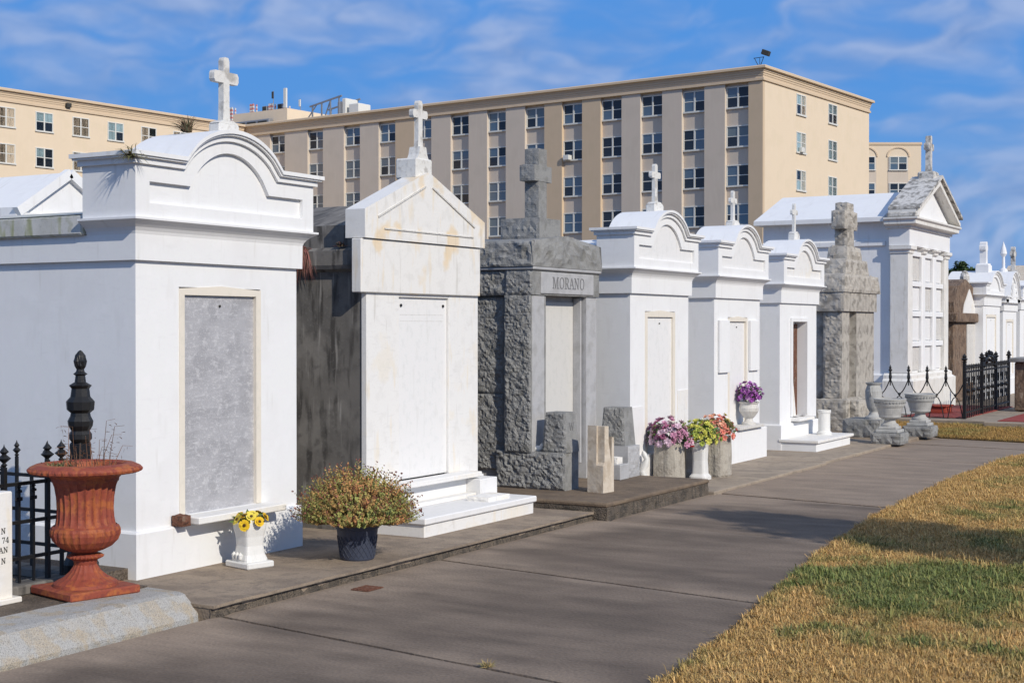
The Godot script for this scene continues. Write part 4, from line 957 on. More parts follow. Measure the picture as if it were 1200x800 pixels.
func temple():
	# 8 --- the tall temple tomb
	var X := -7.0; var zn := -26.85; var zf := -29.95; var c := (zn + zf) / 2
	var t := thing("temple_tomb", "tall white temple tomb with columns, stained pediment and stone cross", "tomb", V(X, .05, c))
	var m := MB.new(); m.wrap([Vector2(.12, .02), Vector2(.12, .62), Vector2(.06, .66), Vector2(.06, .72), Vector2(0, .76)], X - .45, X, zn, zf); part("plinth", m, M.plaster_worn, t)
	m = MB.new(); m.box(V(-9.85, .02, zn - .09), V(X - .36, 3.6, zf + .09)); part("body", m, M.plaster_far, t)
	m = MB.new(); m.box(V(-9.92, .0, zn - .03), V(X - .451, .74, zf + .03), .02); part("body_plinth", m, M.plaster_far, t)
	m = MB.new(); m.wrap([Vector2(0, 3.12), Vector2(.05, 3.14), Vector2(.05, 3.22), Vector2(.01, 3.24)], -9.85, X - .5, zn - .09, zf + .09); part("string_course", m, M.plaster_far, t)
	for z in [[zn, zn - .30], [zf + .30, zf]]:
		m = MB.new(); m.box(V(X - .35, .76, z[0]), V(X, 2.98, z[1]), .012); part("corner_pier", m, M.plaster_worn, t)
		m = MB.new(); m.wrap([Vector2(0, 2.98), Vector2(.02, 2.99), Vector2(.02, 3.03), Vector2(.06, 3.06), Vector2(.06, 3.12)], X - .35, X, maxf(z[0], z[1]), minf(z[0], z[1])); part("capital", m, M.plaster_worn, t)
	m = MB.new(); m.box(V(X - .34, .7, zn - .3), V(X - .10, 3.12, zf + .3)); part("back_wall", m, M.plaster, t)
	# vault tablets: three columns of four between slender columns
	var cols := [-27.16, -28.02, -28.88, -29.64]
	for i in 2:
		var z: float = cols[i + 1]
		m = MB.new(); m.box(V(X - .10, .76, z + .11), V(X - .01, 3.0, z - .11), .02); part("column", m, M.plaster, t)
		m = MB.new(); m.wrap([Vector2(0, 3.0), Vector2(.03, 3.02), Vector2(.03, 3.06), Vector2(.07, 3.09), Vector2(.07, 3.118)], X - .10, X - .01, z + .11, z - .11); part("capital", m, M.plaster_worn, t)
	for i in 3:
		var z0: float = cols[i] - (.0 if i == 0 else .115); var z1: float = cols[i + 1] + (.115 if i < 2 else 0.0)
		for k in 4:
			var y0 := .80 + k * .565
			m = MB.new(); m.box(V(X - .098, y0, z0 - .02), V(X - .075, y0 + .44, z1 + .02), .004); part("tablet", m, M.marble_clean if (i + k) % 3 else M.marble_grey, t)
			m = MB.new(); m.box(V(X - .098, y0 + .45, z0), V(X - .03, y0 + .545, z1), .008); part("rail", m, M.plaster, t)
	m = MB.new(); m.wrap([Vector2(0, 3.12), Vector2(.02, 3.13), Vector2(.02, 3.44), Vector2(.0, 3.46)], X - .36, X, zn, zf); part("frieze", m, M.plaster, t)
	m = MB.new(); m.wrap([Vector2(.0, 3.44), Vector2(.06, 3.45), Vector2(.06, 3.49), Vector2(.17, 3.52), Vector2(.17, 3.58), Vector2(.21, 3.61), Vector2(.21, 3.64)], X - .42, X, zn, zf); part("cornice", m, M.plaster_worn, t)
	m = MB.new(); m.extrude(P2([[zn - .02, 3.64], [c, 4.30], [zf + .02, 3.64]]), "x", X - .4, X + .02); part("pediment", m, M.plaster, t)
	var pk := 4.33
	for q in [[.02, .20, .07, 0], [.09, .17, .055, 0], [.155, .25, .05, 1]]:          # raking mouldings
		m = MB.new()
		var o: float = q[0]; var h: float = q[2]
		m.extrude(P2([[zn + .16, 3.63 + o], [c, pk + o], [zf - .16, 3.63 + o], [zf - .16, 3.63 + o + h], [c, pk + o + h * 1.2], [zn + .16, 3.63 + o + h]]), "x", X - .34, X + q[1])
		part("raking_cornice", m, M.dirty_stone if q[3] == 1 else M.plaster_worn, t)
	m = MB.new(); m.box(V(X - .36, 3.642, zn + .19), V(X + .19, 3.73, zn - .04), .02); part("corner_block", m, M.dirty_stone, t)
	m = MB.new(); m.box(V(X - .20, 4.44, c + .17), V(X + .14, 4.62, c - .17), .03); part("cross_base", m, M.dirty_stone, t)
	cross(t, X - .02, c, 4.615, .13, .70, .40, .42, .13, .10, M.dirty_stone)
	# long white roof behind
	m = MB.new()
	m.extrude(P2([[zn + .12, 3.58], [zn + .12, 3.66], [c, 4.25], [zf - .12, 3.66], [zf - .12, 3.58]]), "x", -9.97, X - .445)
	part("roof", m, M.plaster_far, t)

# ---------------------------------------------------------------- objects
func petal_mesh(n: int, r: float, cup: float, w: float, seed_: int) -> ArrayMesh:
	var m := MB.new(); var g := RandomNumberGenerator.new(); g.seed = seed_
	for ring in 2:
		var rr := r * (1.0 - .38 * ring)
		for i in n:
			var a := TAU * (i + .5 * ring) / n + g.randf_range(-.15, .15)
			var d := V(cos(a), 0, sin(a)); var s := V(-sin(a), 0, cos(a))
			var c: float = cup * (1.0 + ring * .9) * g.randf_range(.7, 1.3)
			var p1 := d * rr * .45 + V(0, c * .35 * r, 0); var p2 := d * rr * .9 + V(0, c * .55 * r, 0)
			m.tri(V(0, 0, 0), p1 - s * w * rr, p1 + s * w * rr); m.quad(p1 - s * w * rr, p2 - s * w * rr * .75, p2 + s * w * rr * .75, p1 + s * w * rr)
	return m.mesh()
func dotted(r: float) -> ArrayMesh:
	var m := MB.new(); m.lathe([Vector2(0, -r * .3), Vector2(r, 0), Vector2(r * .7, r * .5), Vector2(0, r * .6)], Vector3.ZERO, 7); return m.mesh()
func bouquet(called: String, label: String, at: Vector3, rad: Vector3, cols: Array, n: int, size: float, leafc: Color, seed_: int, petals := 6, cup := .5, centre = null, lk := .8) -> Node3D:
	var t := thing(called, label, "flowers", at)
	var g := RandomNumberGenerator.new(); g.seed = seed_
	var meshes := [petal_mesh(petals, size, cup, .34, seed_ + 1), petal_mesh(petals, size * .85, cup * 1.4, .36, seed_ + 2), petal_mesh(petals, size * 1.1, cup * .8, .3, seed_ + 3)]
	var mats := []
	for c in cols:
		var m := plain(c, .75); m.backlight = Color(c.r, c.g, c.b) * .5; mats.append(m)
	for i in n:
		# spread over the upper dome
		var y := 1.0 - (i + .5) / n * 1.35; var a := i * 2.39996 + g.randf_range(-.25, .25)
		var q := sqrt(maxf(0, 1 - y * y))
		var d := V(cos(a) * q, y, sin(a) * q)
		var p := V(d.x * rad.x, d.y * rad.y, d.z * rad.z) * g.randf_range(.68, 1.2)
		var up := (d + V(g.randf_range(-.25, .25), .25, g.randf_range(-.25, .25))).normalized()
		var u := up.cross(V(.3, .1, .9)).normalized()
		var b := Basis(u, up, u.cross(up)).rotated(up, g.randf() * TAU)
		var band_i := int(clampf((a - floor(a / TAU) * TAU) / TAU * cols.size() + g.randf_range(-.9, .9), 0, cols.size() - 1)) if cols.size() > 3 else g.randi() % cols.size()
		var o := inst("blossom", meshes[g.randi() % 3], mats[band_i], t, Transform3D(b, p))
		if centre != null: inst("flower_centre", dotted(size * .32), plain(centre, .9), o, Transform3D(Basis(), V(0, size * .12, 0)))
	var m2 := MB.new(); m2.use_col = true
	for i in int(n * 5 * lk):
		var a := g.randf() * TAU; var y := g.randf_range(-.35, .75); var q := sqrt(maxf(0, 1 - y * y)) * g.randf_range(.5, .98)
		var p := V(cos(a) * q * rad.x, y * rad.y, sin(a) * q * rad.z)
		var d := (V(cos(a), g.randf_range(-.2, .9), sin(a))).normalized(); var s := d.cross(V(g.randf(), 1, g.randf())).normalized()
		m2.col = Color(leafc.r * g.randf_range(.6, 1.3), leafc.g * g.randf_range(.6, 1.3), leafc.b * g.randf_range(.6, 1.2))
		var l := size * g.randf_range(.8, 1.7)
		m2.tri(p, p + d * l * .5 + s * l * .2, p + d * l); m2.tri(p, p + d * l, p + d * l * .5 - s * l * .2)
	# stems down into the holder
	m2.col = Color(.12, .17, .06)
	for i in 9:
		var a := g.randf() * TAU
		m2.tube([V(cos(a) * rad.x * .15, -rad.y * 1.0, sin(a) * rad.z * .15), V(cos(a) * rad.x * .5, rad.y * .3, sin(a) * rad.z * .5)], .004, 4)
	var o2 := MeshInstance3D.new(); o2.name = "foliage"; o2.mesh = m2.mesh(); o2.material_override = M.leaf; t.add_child(o2, true)
	return t
func spear(m: MB, p: Vector3, h: float, w: float, k := 1.0):
	# cast spearhead finial standing on p
	m.lathe([Vector2(w * .5, 0), Vector2(w * 1.1, h * .1), Vector2(w * .5, h * .18), Vector2(w * 1.3 * k, h * .38), Vector2(w * .7, h * .55), Vector2(w * .9 * k, h * .66), Vector2(w * .35, h * .85), Vector2(0, h)], p, 8)
func pot_profile(prof: Array, s: float) -> Array:
	var o := []
	for p in prof: o.append(Vector2(p[0] * s, p[1] * s))
	return o

func objects():
	var t: Node3D; var m: MB
	# --- rusty cast iron urn on the kerb
	var uo := V(-6.04, .15, -5.765)
	t = thing("rusty_urn", "large fluted cast iron urn, red with rust, standing on the granite kerb", "urn", uo); t.rotation.y = deg_to_rad(-13); org = Vector3.ZERO
	m = MB.new(); m.box(V(-.215, 0, -.215), V(.215, .045, .215), .008); part("base_plate", m, M.rust, t)
	m = MB.new(); m.lathe([Vector2(.175, .045), Vector2(.172, .062), Vector2(.15, .075), Vector2(.118, .092), Vector2(.085, .122), Vector2(.064, .155), Vector2(.06, .165)], Vector3.ZERO, 80, func(r, y, a): return r * (1.0 - .05 * absf(sin(a * 10)) * smoothstep(.06, .08, y)))
	part("foot", m, M.rust, t)
	m = MB.new(); m.lathe([Vector2(.06, .16), Vector2(.064, .175), Vector2(.066, .185), Vector2(.094, .2), Vector2(.097, .207), Vector2(.088, .216), Vector2(.06, .224), Vector2(.055, .232)], Vector3.ZERO, 72, func(r, y, a): return r * (1.0 + .05 * sin(a * 26) * (1.0 if y > .19 and y < .212 else 0.0)))
	part("collar", m, M.rust, t)
	m = MB.new(); m.lathe([Vector2(.055, .225), Vector2(.10, .24), Vector2(.145, .262), Vector2(.178, .295), Vector2(.192, .33), Vector2(.192, .352), Vector2(.182, .37), Vector2(.170, .378)], Vector3.ZERO, 120, func(r, y, a): return r * (1.0 - .045 * absf(sin(a * 14)) * smoothstep(.38, .34, y) * smoothstep(.225, .25, y)))
	part("bowl", m, M.rust, t)
	m = MB.new(); m.lathe([Vector2(.166, .374), Vector2(.160, .39), Vector2(.155, .42), Vector2(.152, .47), Vector2(.155, .53), Vector2(.165, .59), Vector2(.182, .635), Vector2(.205, .66), Vector2(.23, .672)], Vector3.ZERO, 144, func(r, y, a): return r * (1.0 - .065 * pow(absf(sin(a * 12)), .7) * smoothstep(.376, .40, y) * smoothstep(.672, .60, y)))
	part("body", m, M.rust, t)
	m = MB.new(); m.lathe([Vector2(.20, .655), Vector2(.24, .668), Vector2(.285, .668), Vector2(.302, .676), Vector2(.306, .688), Vector2(.296, .702), Vector2(.265, .716), Vector2(.225, .72), Vector2(.205, .71), Vector2(.19, .68), Vector2(.18, .62)], Vector3.ZERO, 144, func(r, y, a): return r * (1.0 + .016 * sin(a * 44) * (1.0 if r > .28 and y < .69 else 0.0)))
	part("rim", m, M.rust, t)
	m = MB.new(); m.disc(V(0, .665, 0), .2); part("earth", m, M.soil, t)
	# dead stalks in the urn
	t = thing("dead_stalks", "thin dried brown stalks standing in the rusty urn", "dead plant", uo + V(0, .665, 0)); org = Vector3.ZERO
	var g := RandomNumberGenerator.new(); g.seed = 3
	m = MB.new(); m.use_col = true
	for i in 26:
		var a := g.randf() * TAU; var r := g.randf_range(.03, .16); var h := g.randf_range(.08, .30) * (1.0 if i < 15 else .5)
		var p := V(cos(a) * r, 0, sin(a) * r); var d := V(cos(a) * g.randf_range(-.1, .45), 1, sin(a) * g.randf_range(-.1, .45))
		m.col = Color(.16, .085, .05) * g.randf_range(.7, 1.7)
		var q := [p, p + d * h * .5 + V(g.randf_range(-.02, .02), 0, g.randf_range(-.02, .02)), p + d * h, p + d * h * 1.1 + V(cos(a) * .05, -.02, sin(a) * .05)]
		m.tube(q, [.0022, .002, .0015, .001], 4)
		for k in 5:
			var b: Vector3 = (q[1] as Vector3).lerp(q[3], g.randf()); var l := V(g.randf_range(-1, 1), g.randf_range(-.6, .6), g.randf_range(-1, 1)).normalized() * .02
			m.tri(b, b + l + V(.004, .004, 0), b + l * 1.3)
	var o1 := MeshInstance3D.new(); o1.name = "stalks"; o1.mesh = m.mesh(); o1.material_override = M.leaf; t.add_child(o1, true)
	m = MB.new(); m.use_col = true
	for i in 60:
		var p := V(g.randf_range(-.19, -.10), .03, g.randf_range(-.02, .14)); var l := V(g.randf_range(-1, .3), g.randf_range(.1, 1), g.randf_range(-.4, 1)).normalized() * g.randf_range(.02, .06)
		var sd := l.cross(Vector3.UP).normalized() * .006
		m.col = Color(.14, .14, .06) * g.randf_range(.6, 1.5); m.tri(p - sd, p + l, p + sd)
	o1 = MeshInstance3D.new(); o1.name = "weed"; o1.mesh = m.mesh(); o1.material_override = M.leaf; t.add_child(o1, true)
	# --- iron fence of the plot: corner post, one run towards the back, one towards the viewer
	t = thing("fence_post", "tall black cast iron fence post with pine cone finial behind the rusty urn", "fence post", V(-6.374, .20, -6.048)); t.scale = V(.82, .94, .82); org = Vector3.ZERO
	m = MB.new(); m.lathe([Vector2(.12, 0), Vector2(.125, .05), Vector2(.10, .09), Vector2(.085, .16), Vector2(.07, .22), Vector2(.065, .24)], Vector3.ZERO, 16); part("foot", m, M.iron, t)
	m = MB.new(); m.box(V(-.058, .22, -.058), V(.058, .80, .058), .012)
	for s in [-1, 1]:
		m.box(V(-.04, .3, s * .058 - .004), V(.04, .74, s * .058 + .004)); m.box(V(s * .058 - .004, .3, -.04), V(s * .058 + .004, .74, .04))
	part("shaft", m, M.iron, t)
	m = MB.new(); m.lathe([Vector2(.062, .80), Vector2(.08, .82), Vector2(.08, .85), Vector2(.065, .87), Vector2(.085, .90), Vector2(.09, .93), Vector2(.072, .96), Vector2(.068, .98), Vector2(.095, 1.0), Vector2(.10, 1.05), Vector2(.07, 1.08), Vector2(.062, 1.13), Vector2(.08, 1.15), Vector2(.04, 1.17), Vector2(.034, 1.21), Vector2(.05, 1.22), Vector2(.03, 1.235), Vector2(.026, 1.25)], Vector3.ZERO, 10); part("capital", m, M.iron, t)
	m = MB.new(); m.lathe([Vector2(.026, 1.25), Vector2(.04, 1.27), Vector2(.044, 1.30), Vector2(.034, 1.335), Vector2(.012, 1.362), Vector2(0, 1.368)], Vector3.ZERO, 24, func(r, y, a): return r * (1.0 + .1 * sin(a * 6 + y * 260))); part("finial", m, M.iron, t)
	t = thing("iron_fence", "black iron fence run close along the side of the leftmost white tomb", "fence", V(-8, .20, -6.048))
	m = MB.new(); m.box(V(-10, .14, -6.12), V(-6.46, .20, -5.98), .01); part("coping", m, M.stucco_dark, t)
	for y in [.335, .533, .738]:
		m = MB.new(); m.bar(V(-9.6, y, -6.048), V(-6.42, y, -6.048), .015, .020); part("rail", m, M.iron, t)
	for i in 18:
		var x := -6.527 - i * .1266
		m = MB.new(); var tall := i % 2 == 1
		m.bar(V(x, .2, -6.048), V(x, .845 if tall else .741, -6.048), .016); spear(m, V(x, .845 if tall else .741, -6.048), .10 if tall else .05, .013, 1.4)
		part("baluster", m, M.iron, t)
	t = thing("iron_fence", "black iron fence run from the tall post towards the viewer, behind the pale headstone", "fence", V(-6.374, .20, -5))
	m = MB.new(); m.box(V(-6.45, .14, -3.4), V(-6.30, .20, -5.93), .01); part("coping", m, M.stucco_dark, t)
	for y in [.337, .538, .751]:
		m = MB.new(); m.bar(V(-6.374, y, -3.5), V(-6.374, y, -5.99), .015, .020); part("rail", m, M.iron, t)
	for i in 22:
		var z := -5.698 + (i - 2) * .102
		m = MB.new()
		if i % 3 == 1 or i == 0:
			m.bar(V(-6.374, .2, z), V(-6.374, .85, z), .023 if i % 3 == 1 else .016); spear(m, V(-6.374, .85, z), .13, .016, 1.8)
		else:
			m.bar(V(-6.374, .2, z), V(-6.374, .715, z), .013)
			for s in [-1, 1]: m.box(V(-6.379, .655, z + s * .015 - .011), V(-6.369, .677, z + s * .015 + .011), .004)
			m.box(V(-6.384, .702, z - .017), V(-6.364, .716, z + .017), .003); spear(m, V(-6.374, .715, z), .05, .011)
		part("baluster", m, M.iron, t)
	# --- pale headstone cut by the left edge
	t = thing("headstone", "low cream headstone with dark engraved letters, cut by the left edge", "headstone", V(-6.25, .143, -5.1))
	m = MB.new(); m.box(V(-6.28, .14, -4.75), V(-6.20, 0.740, -5.403), .008); part("slab", m, M.marble, t)
	m = MB.new(); m.box(V(-6.295, .14, -4.7), V(-6.17, .172, -5.44), .006); part("base", m, M.marble, t)
	var sf := SystemFont.new(); sf.font_names = PackedStringArray(["Droid Serif"])
	for q in [["N", 0.532, -5.336], ["74", 0.482, -5.35], ["AN", 0.430, -5.336], ["N", 0.372, -5.336]]:
		var tm := TextMesh.new(); tm.text = q[0]; tm.font = sf; tm.font_size = 32; tm.pixel_size = .0013; tm.depth = .003
		inst("lettering", tm, M.lead, t, Transform3D(Basis(Vector3.UP, PI / 2), V(-6.199, q[1], q[2]) - org))
	# --- white vase with yellow flowers before the first tomb
	t = thing("white_vase", "square white plaster vase with waisted sides beside the shelf of the leftmost tomb", "vase", V(-6.14, .072, -7.27)); t.rotation.y = deg_to_rad(-14); org = Vector3.ZERO
	m = MB.new(); m.box(V(-.125, 0, -.105), V(.125, .042, .105), .008); part("base", m, M.white_glaze, t)
	m = MB.new(); m.lathe([Vector2(.088, .042), Vector2(.088, .055), Vector2(.076, .085), Vector2(.068, .14), Vector2(.072, .20), Vector2(.083, .25), Vector2(.086, .285), Vector2(.08, .288), Vector2(.074, .25)], Vector3.ZERO, 48, null, 7.0); part("body", m, M.white_glaze, t)
	for s in 3:
		m = MB.new(); m.lathe([Vector2(0, 0), Vector2(.012, .004), Vector2(.016, .03), Vector2(0, .05)], V(-.05 + s * .035, .055, .088), 6); part("leaf_relief", m, M.white_glaze, t)
	bouquet("yellow_flowers", "yellow daisies in the square white vase", V(-6.14, .365, -7.27), V(.10, .055, .09), [Color(.93, .78, .16), Color(.90, .82, .32), Color(.88, .72, .12)], 13, .042, Color(.11, .17, .05), 21, 8, .25, Color(.30, .20, .08), .35)
	# --- potted shrub
	potted_shrub()
	# --- granite vases flanking the granite tomb
	var gg := "granite pedestals beside the granite tomb"
	t = thing("granite_pedestal", "rough granite block before the left pier of the granite tomb", "pedestal", V(-6.4, .15, -11.6), gg)
	m = MB.new(); m.rock(V(-6.78, .15, -11.49), V(-6.06, .49, -11.75), hew, .028, .02, "+x+y"); part("stone", m, M.granite, t)
	t = thing("granite_pedestal", "smooth granite block before the right corner of the granite tomb", "pedestal", V(-6.25, .15, -12.93), gg)
	m = MB.new(); m.rock(V(-6.42, .15, -12.80), V(-6.06, .455, -13.07), hew, .012, .03, "+z+y"); part("stone", m, M.granite_smooth, t)
	var gv := "tapered granite vases of the granite tomb"
	t = thing("granite_vase", "tapered rough granite vase marked W on the left granite block", "vase", V(-6.17, .49, -11.62), gv)
	m = MB.new(); m.rock(V(-6.30, .49, -11.50), V(-6.05, .85, -11.745), hew, .018, .02, "+x+y", .2); part("body", m, M.granite, t)
	var tw := TextMesh.new(); tw.text = "W"; tw.font_size = 32; tw.pixel_size = .003; tw.depth = .004; tw.font = sf
	inst("lettering", tw, M.engraved, t, Transform3D(Basis(Vector3.UP, PI / 2).rotated(V(0, 0, 1), .07), V(-6.064, .72, -11.62) - org))
	t = thing("granite_vase", "tapered rough granite vase on the right granite block, next to the white tomb", "vase", V(-6.24, .455, -12.93), gv)
	m = MB.new(); m.rock(V(-6.37, .455, -12.82), V(-6.10, .83, -13.06), hew, .018, .02, "+x+y", .2); part("body", m, M.granite, t)
	t = thing("granite_block", "small polished granite block low before the right granite pedestal", "stone block", V(-6.1, .15, -12.6))
	m = MB.new(); m.box(V(-6.22, .15, -12.55), V(-6.02, .30, -12.74), .006); part("stone", m, M.granite_smooth, t)
	t = thing("marble_fragment", "white marble chip lying on the small polished granite block", "stone fragment", V(-6.12, .30, -12.62))
	m = MB.new(); m.rock(V(-6.20, .30, -12.58), V(-6.07, .36, -12.70), hew, .012, .02); part("stone", m, M.marble, t)
	t = thing("marble_fragment", "broken curved marble piece on the left granite block, leaning by the tapered vase", "stone fragment", V(-6.42, .49, -11.58))
	m = MB.new(); m.tube([V(-6.47, .62, -11.56), V(-6.46, .55, -11.56), V(-6.42, .51, -11.57), V(-6.36, .515, -11.58), V(-6.33, .545, -11.58)], [.018, .034, .036, .028, .03], 9); part("stone", m, M.marble, t)
	t = thing("marble_fragment", "flat broken piece of marble lying on the step of the marble tomb", "stone fragment", V(-6.05, .215, -10.2))
	m = MB.new(); m.rock(V(-6.16, .215, -9.98), V(-5.96, .25, -10.32), hew, .01, .03); part("stone", m, M.marble, t)
	# --- broken marble flower vase on the raised slab
	t = thing("broken_vase", "broken square marble flower vase with open side, on the raised concrete slab", "vase", V(-5.76, .15, -11.6)); t.scale = V(.85, 1, .85); t.rotation.y = deg_to_rad(-8); org = Vector3.ZERO
	m = MB.new()
	m.extrude(P2([[.10, 0], [.10, .24], [.075, .27], [.075, .59], [.0, .59], [-.0, .45], [-.055, .25], [-.06, .49], [-.10, .485], [-.10, 0]]), "x", .015, .10)
	m.extrude(P2([[.10, 0], [.10, .24], [.095, .595], [-.03, .585], [-.03, .49], [-.10, .47], [-.10, 0]]), "x", -.10, .014)
	part("body", m, M.marble_tan, t)
	# --- flower planters before the fourth tomb
	t = thing("stone_planter", "rough oval stone planter nearest the granite tomb, with pink and purple flowers", "planter", V(-6.10, .03, -13.88)); org = Vector3.ZERO
	m = MB.new(); m.lathe([Vector2(.145, 0), Vector2(.15, .02), Vector2(.148, .2), Vector2(.14, .39), Vector2(.125, .39), Vector2(.12, .3)], Vector3.ZERO, 40, func(r, y, a): return r * (1.0 + .07 * hew.get_noise_3d(cos(a) * 9, y * 60, sin(a) * 9)), 3.2); part("body", m, M.stone_rough, t)
	bouquet("pink_flowers", "bunch of pink and purple artificial flowers in the nearest stone planter", V(-6.10, .465, -13.88), V(.21, .18, .19), [Color(.74, .52, .63), Color(.83, .72, .78), Color(.66, .40, .54), Color(.74, .62, .72), Color(.90, .85, .86), Color(.82, .66, .72)], 105, .040, Color(.11, .17, .06), 31, 6, .6)
	t = thing("white_planter", "slim white flared vase between the two stone planters", "vase", V(-5.85, .03, -14.12)); org = Vector3.ZERO
	m = MB.new(); m.lathe([Vector2(.10, 0), Vector2(.10, .03), Vector2(.075, .06), Vector2(.068, .2), Vector2(.075, .33), Vector2(.09, .39), Vector2(.08, .39)], Vector3.ZERO, 32, null, 5.0); part("body", m, M.white_glaze, t)
	bouquet("yellow_green_flowers", "bunch of yellow and green artificial flowers in the slim white vase", V(-5.87, .475, -14.16), V(.18, .16, .17), [Color(.78, .77, .36), Color(.68, .73, .34), Color(.86, .86, .78), Color(.60, .68, .32)], 80, .038, Color(.15, .22, .07), 41, 6, .6)
	t = thing("grey_vase", "small grey vase half hidden behind the white vase", "vase", V(-6.03, .03, -14.25)); org = Vector3.ZERO
	m = MB.new(); m.lathe([Vector2(.07, 0), Vector2(.075, .06), Vector2(.06, .09), Vector2(.09, .2), Vector2(.08, .33), Vector2(.07, .34)], Vector3.ZERO, 24); part("body", m, M.granite_smooth, t)
	t = thing("stone_planter", "rough oval stone planter with salmon flowers, left of the white ledge", "planter", V(-5.83, .03, -14.52)); org = Vector3.ZERO
	m = MB.new(); m.lathe([Vector2(.14, 0), Vector2(.15, .02), Vector2(.152, .2), Vector2(.142, .42), Vector2(.125, .42), Vector2(.12, .3)], Vector3.ZERO, 40, func(r, y, a): return r * (1.0 + .09 * hew.get_noise_3d(cos(a) * 9 + 5, y * 60, sin(a) * 9)), 3.2); part("body", m, M.stone_rough, t)
	bouquet("salmon_flowers", "bunch of salmon pink and yellow artificial flowers in the farther stone planter", V(-5.83, .50, -14.52), V(.17, .16, .17), [Color(.87, .54, .47), Color(.89, .67, .56), Color(.76, .69, .38), Color(.91, .60, .56)], 72, .037, Color(.13, .18, .06), 51, 6, .6)
	t = thing("statuette", "small white twisted statuette beside the nearest stone planter", "statuette", V(-6.22, .03, -13.52)); org = Vector3.ZERO
	m = MB.new(); m.tube([V(0, 0, 0), V(.01, .05, 0), V(-.015, .12, .01), V(.01, .18, 0), V(.025, .24, -.01), V(.0, .29, 0), V(-.01, .32, 0)], [.045, .035, .028, .04, .026, .03, .012], 10); part("figure", m, M.white_glaze, t)
	t = thing("small_flag", "tiny red and white striped flag on a stick among the flowers", "flag", V(-5.98, .32, -14.02)); org = Vector3.ZERO
	m = MB.new(); m.tube([V(0, -.26, 0), V(0, .2, 0)], .003, 5); part("stick", m, M.stem, t)
	for i in 7:
		m = MB.new(); m.box(V(.002, .05 + i * .018, -.002), V(.105, .068 + i * .018, .002)); part("stripe", m, plain(Color(.72, .16, .20) if i % 2 == 0 else Color(.9, .9, .9), .8), t)
	m = MB.new(); m.box(V(.0, .114, .0025), V(.045, .176, .004)); part("canton", m, plain(Color(.16, .18, .36), .8), t)
	# --- purple flowers on the ledge
	t = thing("footed_bowl", "white marble footed bowl on the ledge of the second small white tomb", "bowl", V(-6.21, .45, -16.5)); org = Vector3.ZERO
	m = MB.new(); m.lathe([Vector2(.085, 0), Vector2(.085, .025), Vector2(.055, .035), Vector2(.045, .07), Vector2(.075, .10), Vector2(.115, .16), Vector2(.12, .20), Vector2(.105, .245), Vector2(.12, .26), Vector2(.125, .275), Vector2(.11, .275)], Vector3.ZERO, 28); part("body", m, M.marble_grey, t)
	bouquet("purple_flowers", "bunch of bright purple artificial flowers in the footed marble bowl", V(-6.21, .80, -16.5), V(.13, .14, .13), [Color(.68, .42, .71), Color(.78, .56, .80), Color(.58, .30, .61)], 60, .036, Color(.11, .16, .06), 61, 6, .6)
	# --- white vase on the third tomb's step
	t = thing("white_cylinder_vase", "plain white cylinder vase on the step of the tomb with the broken tablet", "vase", V(-6.08, .175, -19.0)); org = Vector3.ZERO
	m = MB.new(); m.lathe([Vector2(.10, 0), Vector2(.10, .03), Vector2(.08, .05), Vector2(.08, .28), Vector2(.09, .30), Vector2(.09, .33), Vector2(.075, .33), Vector2(.07, .2)], Vector3.ZERO, 28); part("body", m, M.white_glaze, t)
	# --- garden urns on granite pedestals
	var bowl := [Vector2(.12, 0), Vector2(.12, .02), Vector2(.085, .04), Vector2(.07, .075), Vector2(.075, .085), Vector2(.11, .09), Vector2(.142, .105), Vector2(.148, .12), Vector2(.145, .125), Vector2(.178, .225), Vector2(.188, .23), Vector2(.20, .25), Vector2(.212, .31), Vector2(.222, .315), Vector2(.222, .325), Vector2(.20, .33), Vector2(.19, .30)]
	var k := 0
	for q in [[V(-5.40, .03, -19.75), "grey stone bowl urn on a hewn granite foot, nearer of two by the path end"], [V(-5.33, .045, -21.1), "grey stone bowl urn on a hewn granite foot, farther one beside the dry grass"]]:
		t = thing("stone_urn", q[1], "urn", q[0], "grey bowl urns at the end of the walk"); org = Vector3.ZERO
		m = MB.new(); m.rock(V(-.20, 0, -.20), V(.20, .15, .20), hew, .03, .035, "+y"); part("pedestal", m, M.granite, t)
		m = MB.new(); m.box(V(-.155, .151, -.155), V(.155, .195, .155), .008); m.box(V(-.125, .195, -.125), V(.125, .235, .125), .008); part("stepped_foot", m, M.urn_stone, t)
		m = MB.new()
		var b2 := []
		for p in bowl: b2.append(Vector2(p.x, p.y * 1.15 + .235))
		m.lathe(b2, Vector3.ZERO, 36); part("bowl", m, M.urn_stone, t)
		for i in 30:
			var a := TAU * i / 30
			m = MB.new(); m.hull8(V(cos(a) * .209, .235 + .285 * 1.15, sin(a) * .209), V(cos(a), 0, sin(a)) * .006, V(0, .012, 0), V(-sin(a), 0, cos(a)) * .013, .002); part("rosette", m, M.granite, t)
		m = MB.new(); m.disc(V(0, .58, 0), .19); part("earth", m, M.soil, t)
		k += 1
	t = thing("dark_stone_block", "dark mossy granite block between the tan tomb and the bowl urns", "stone block", V(-5.9, .03, -20.6))
	m = MB.new(); m.rock(V(-6.25, .03, -20.4), V(-5.72, .30, -21.0), hew, .03, .04, "+y"); part("stone", m, M.granite, t)
	t = thing("amphora_vase", "tall grey two handled stone vase on the dark granite block", "vase", V(-5.88, .30, -20.65)); org = Vector3.ZERO
	m = MB.new(); m.lathe([Vector2(.12, 0), Vector2(.12, .03), Vector2(.07, .06), Vector2(.055, .10), Vector2(.09, .16), Vector2(.115, .28), Vector2(.12, .40), Vector2(.10, .46), Vector2(.09, .48), Vector2(.12, .52), Vector2(.10, .525)], Vector3.ZERO, 24); part("body", m, M.urn_stone, t)
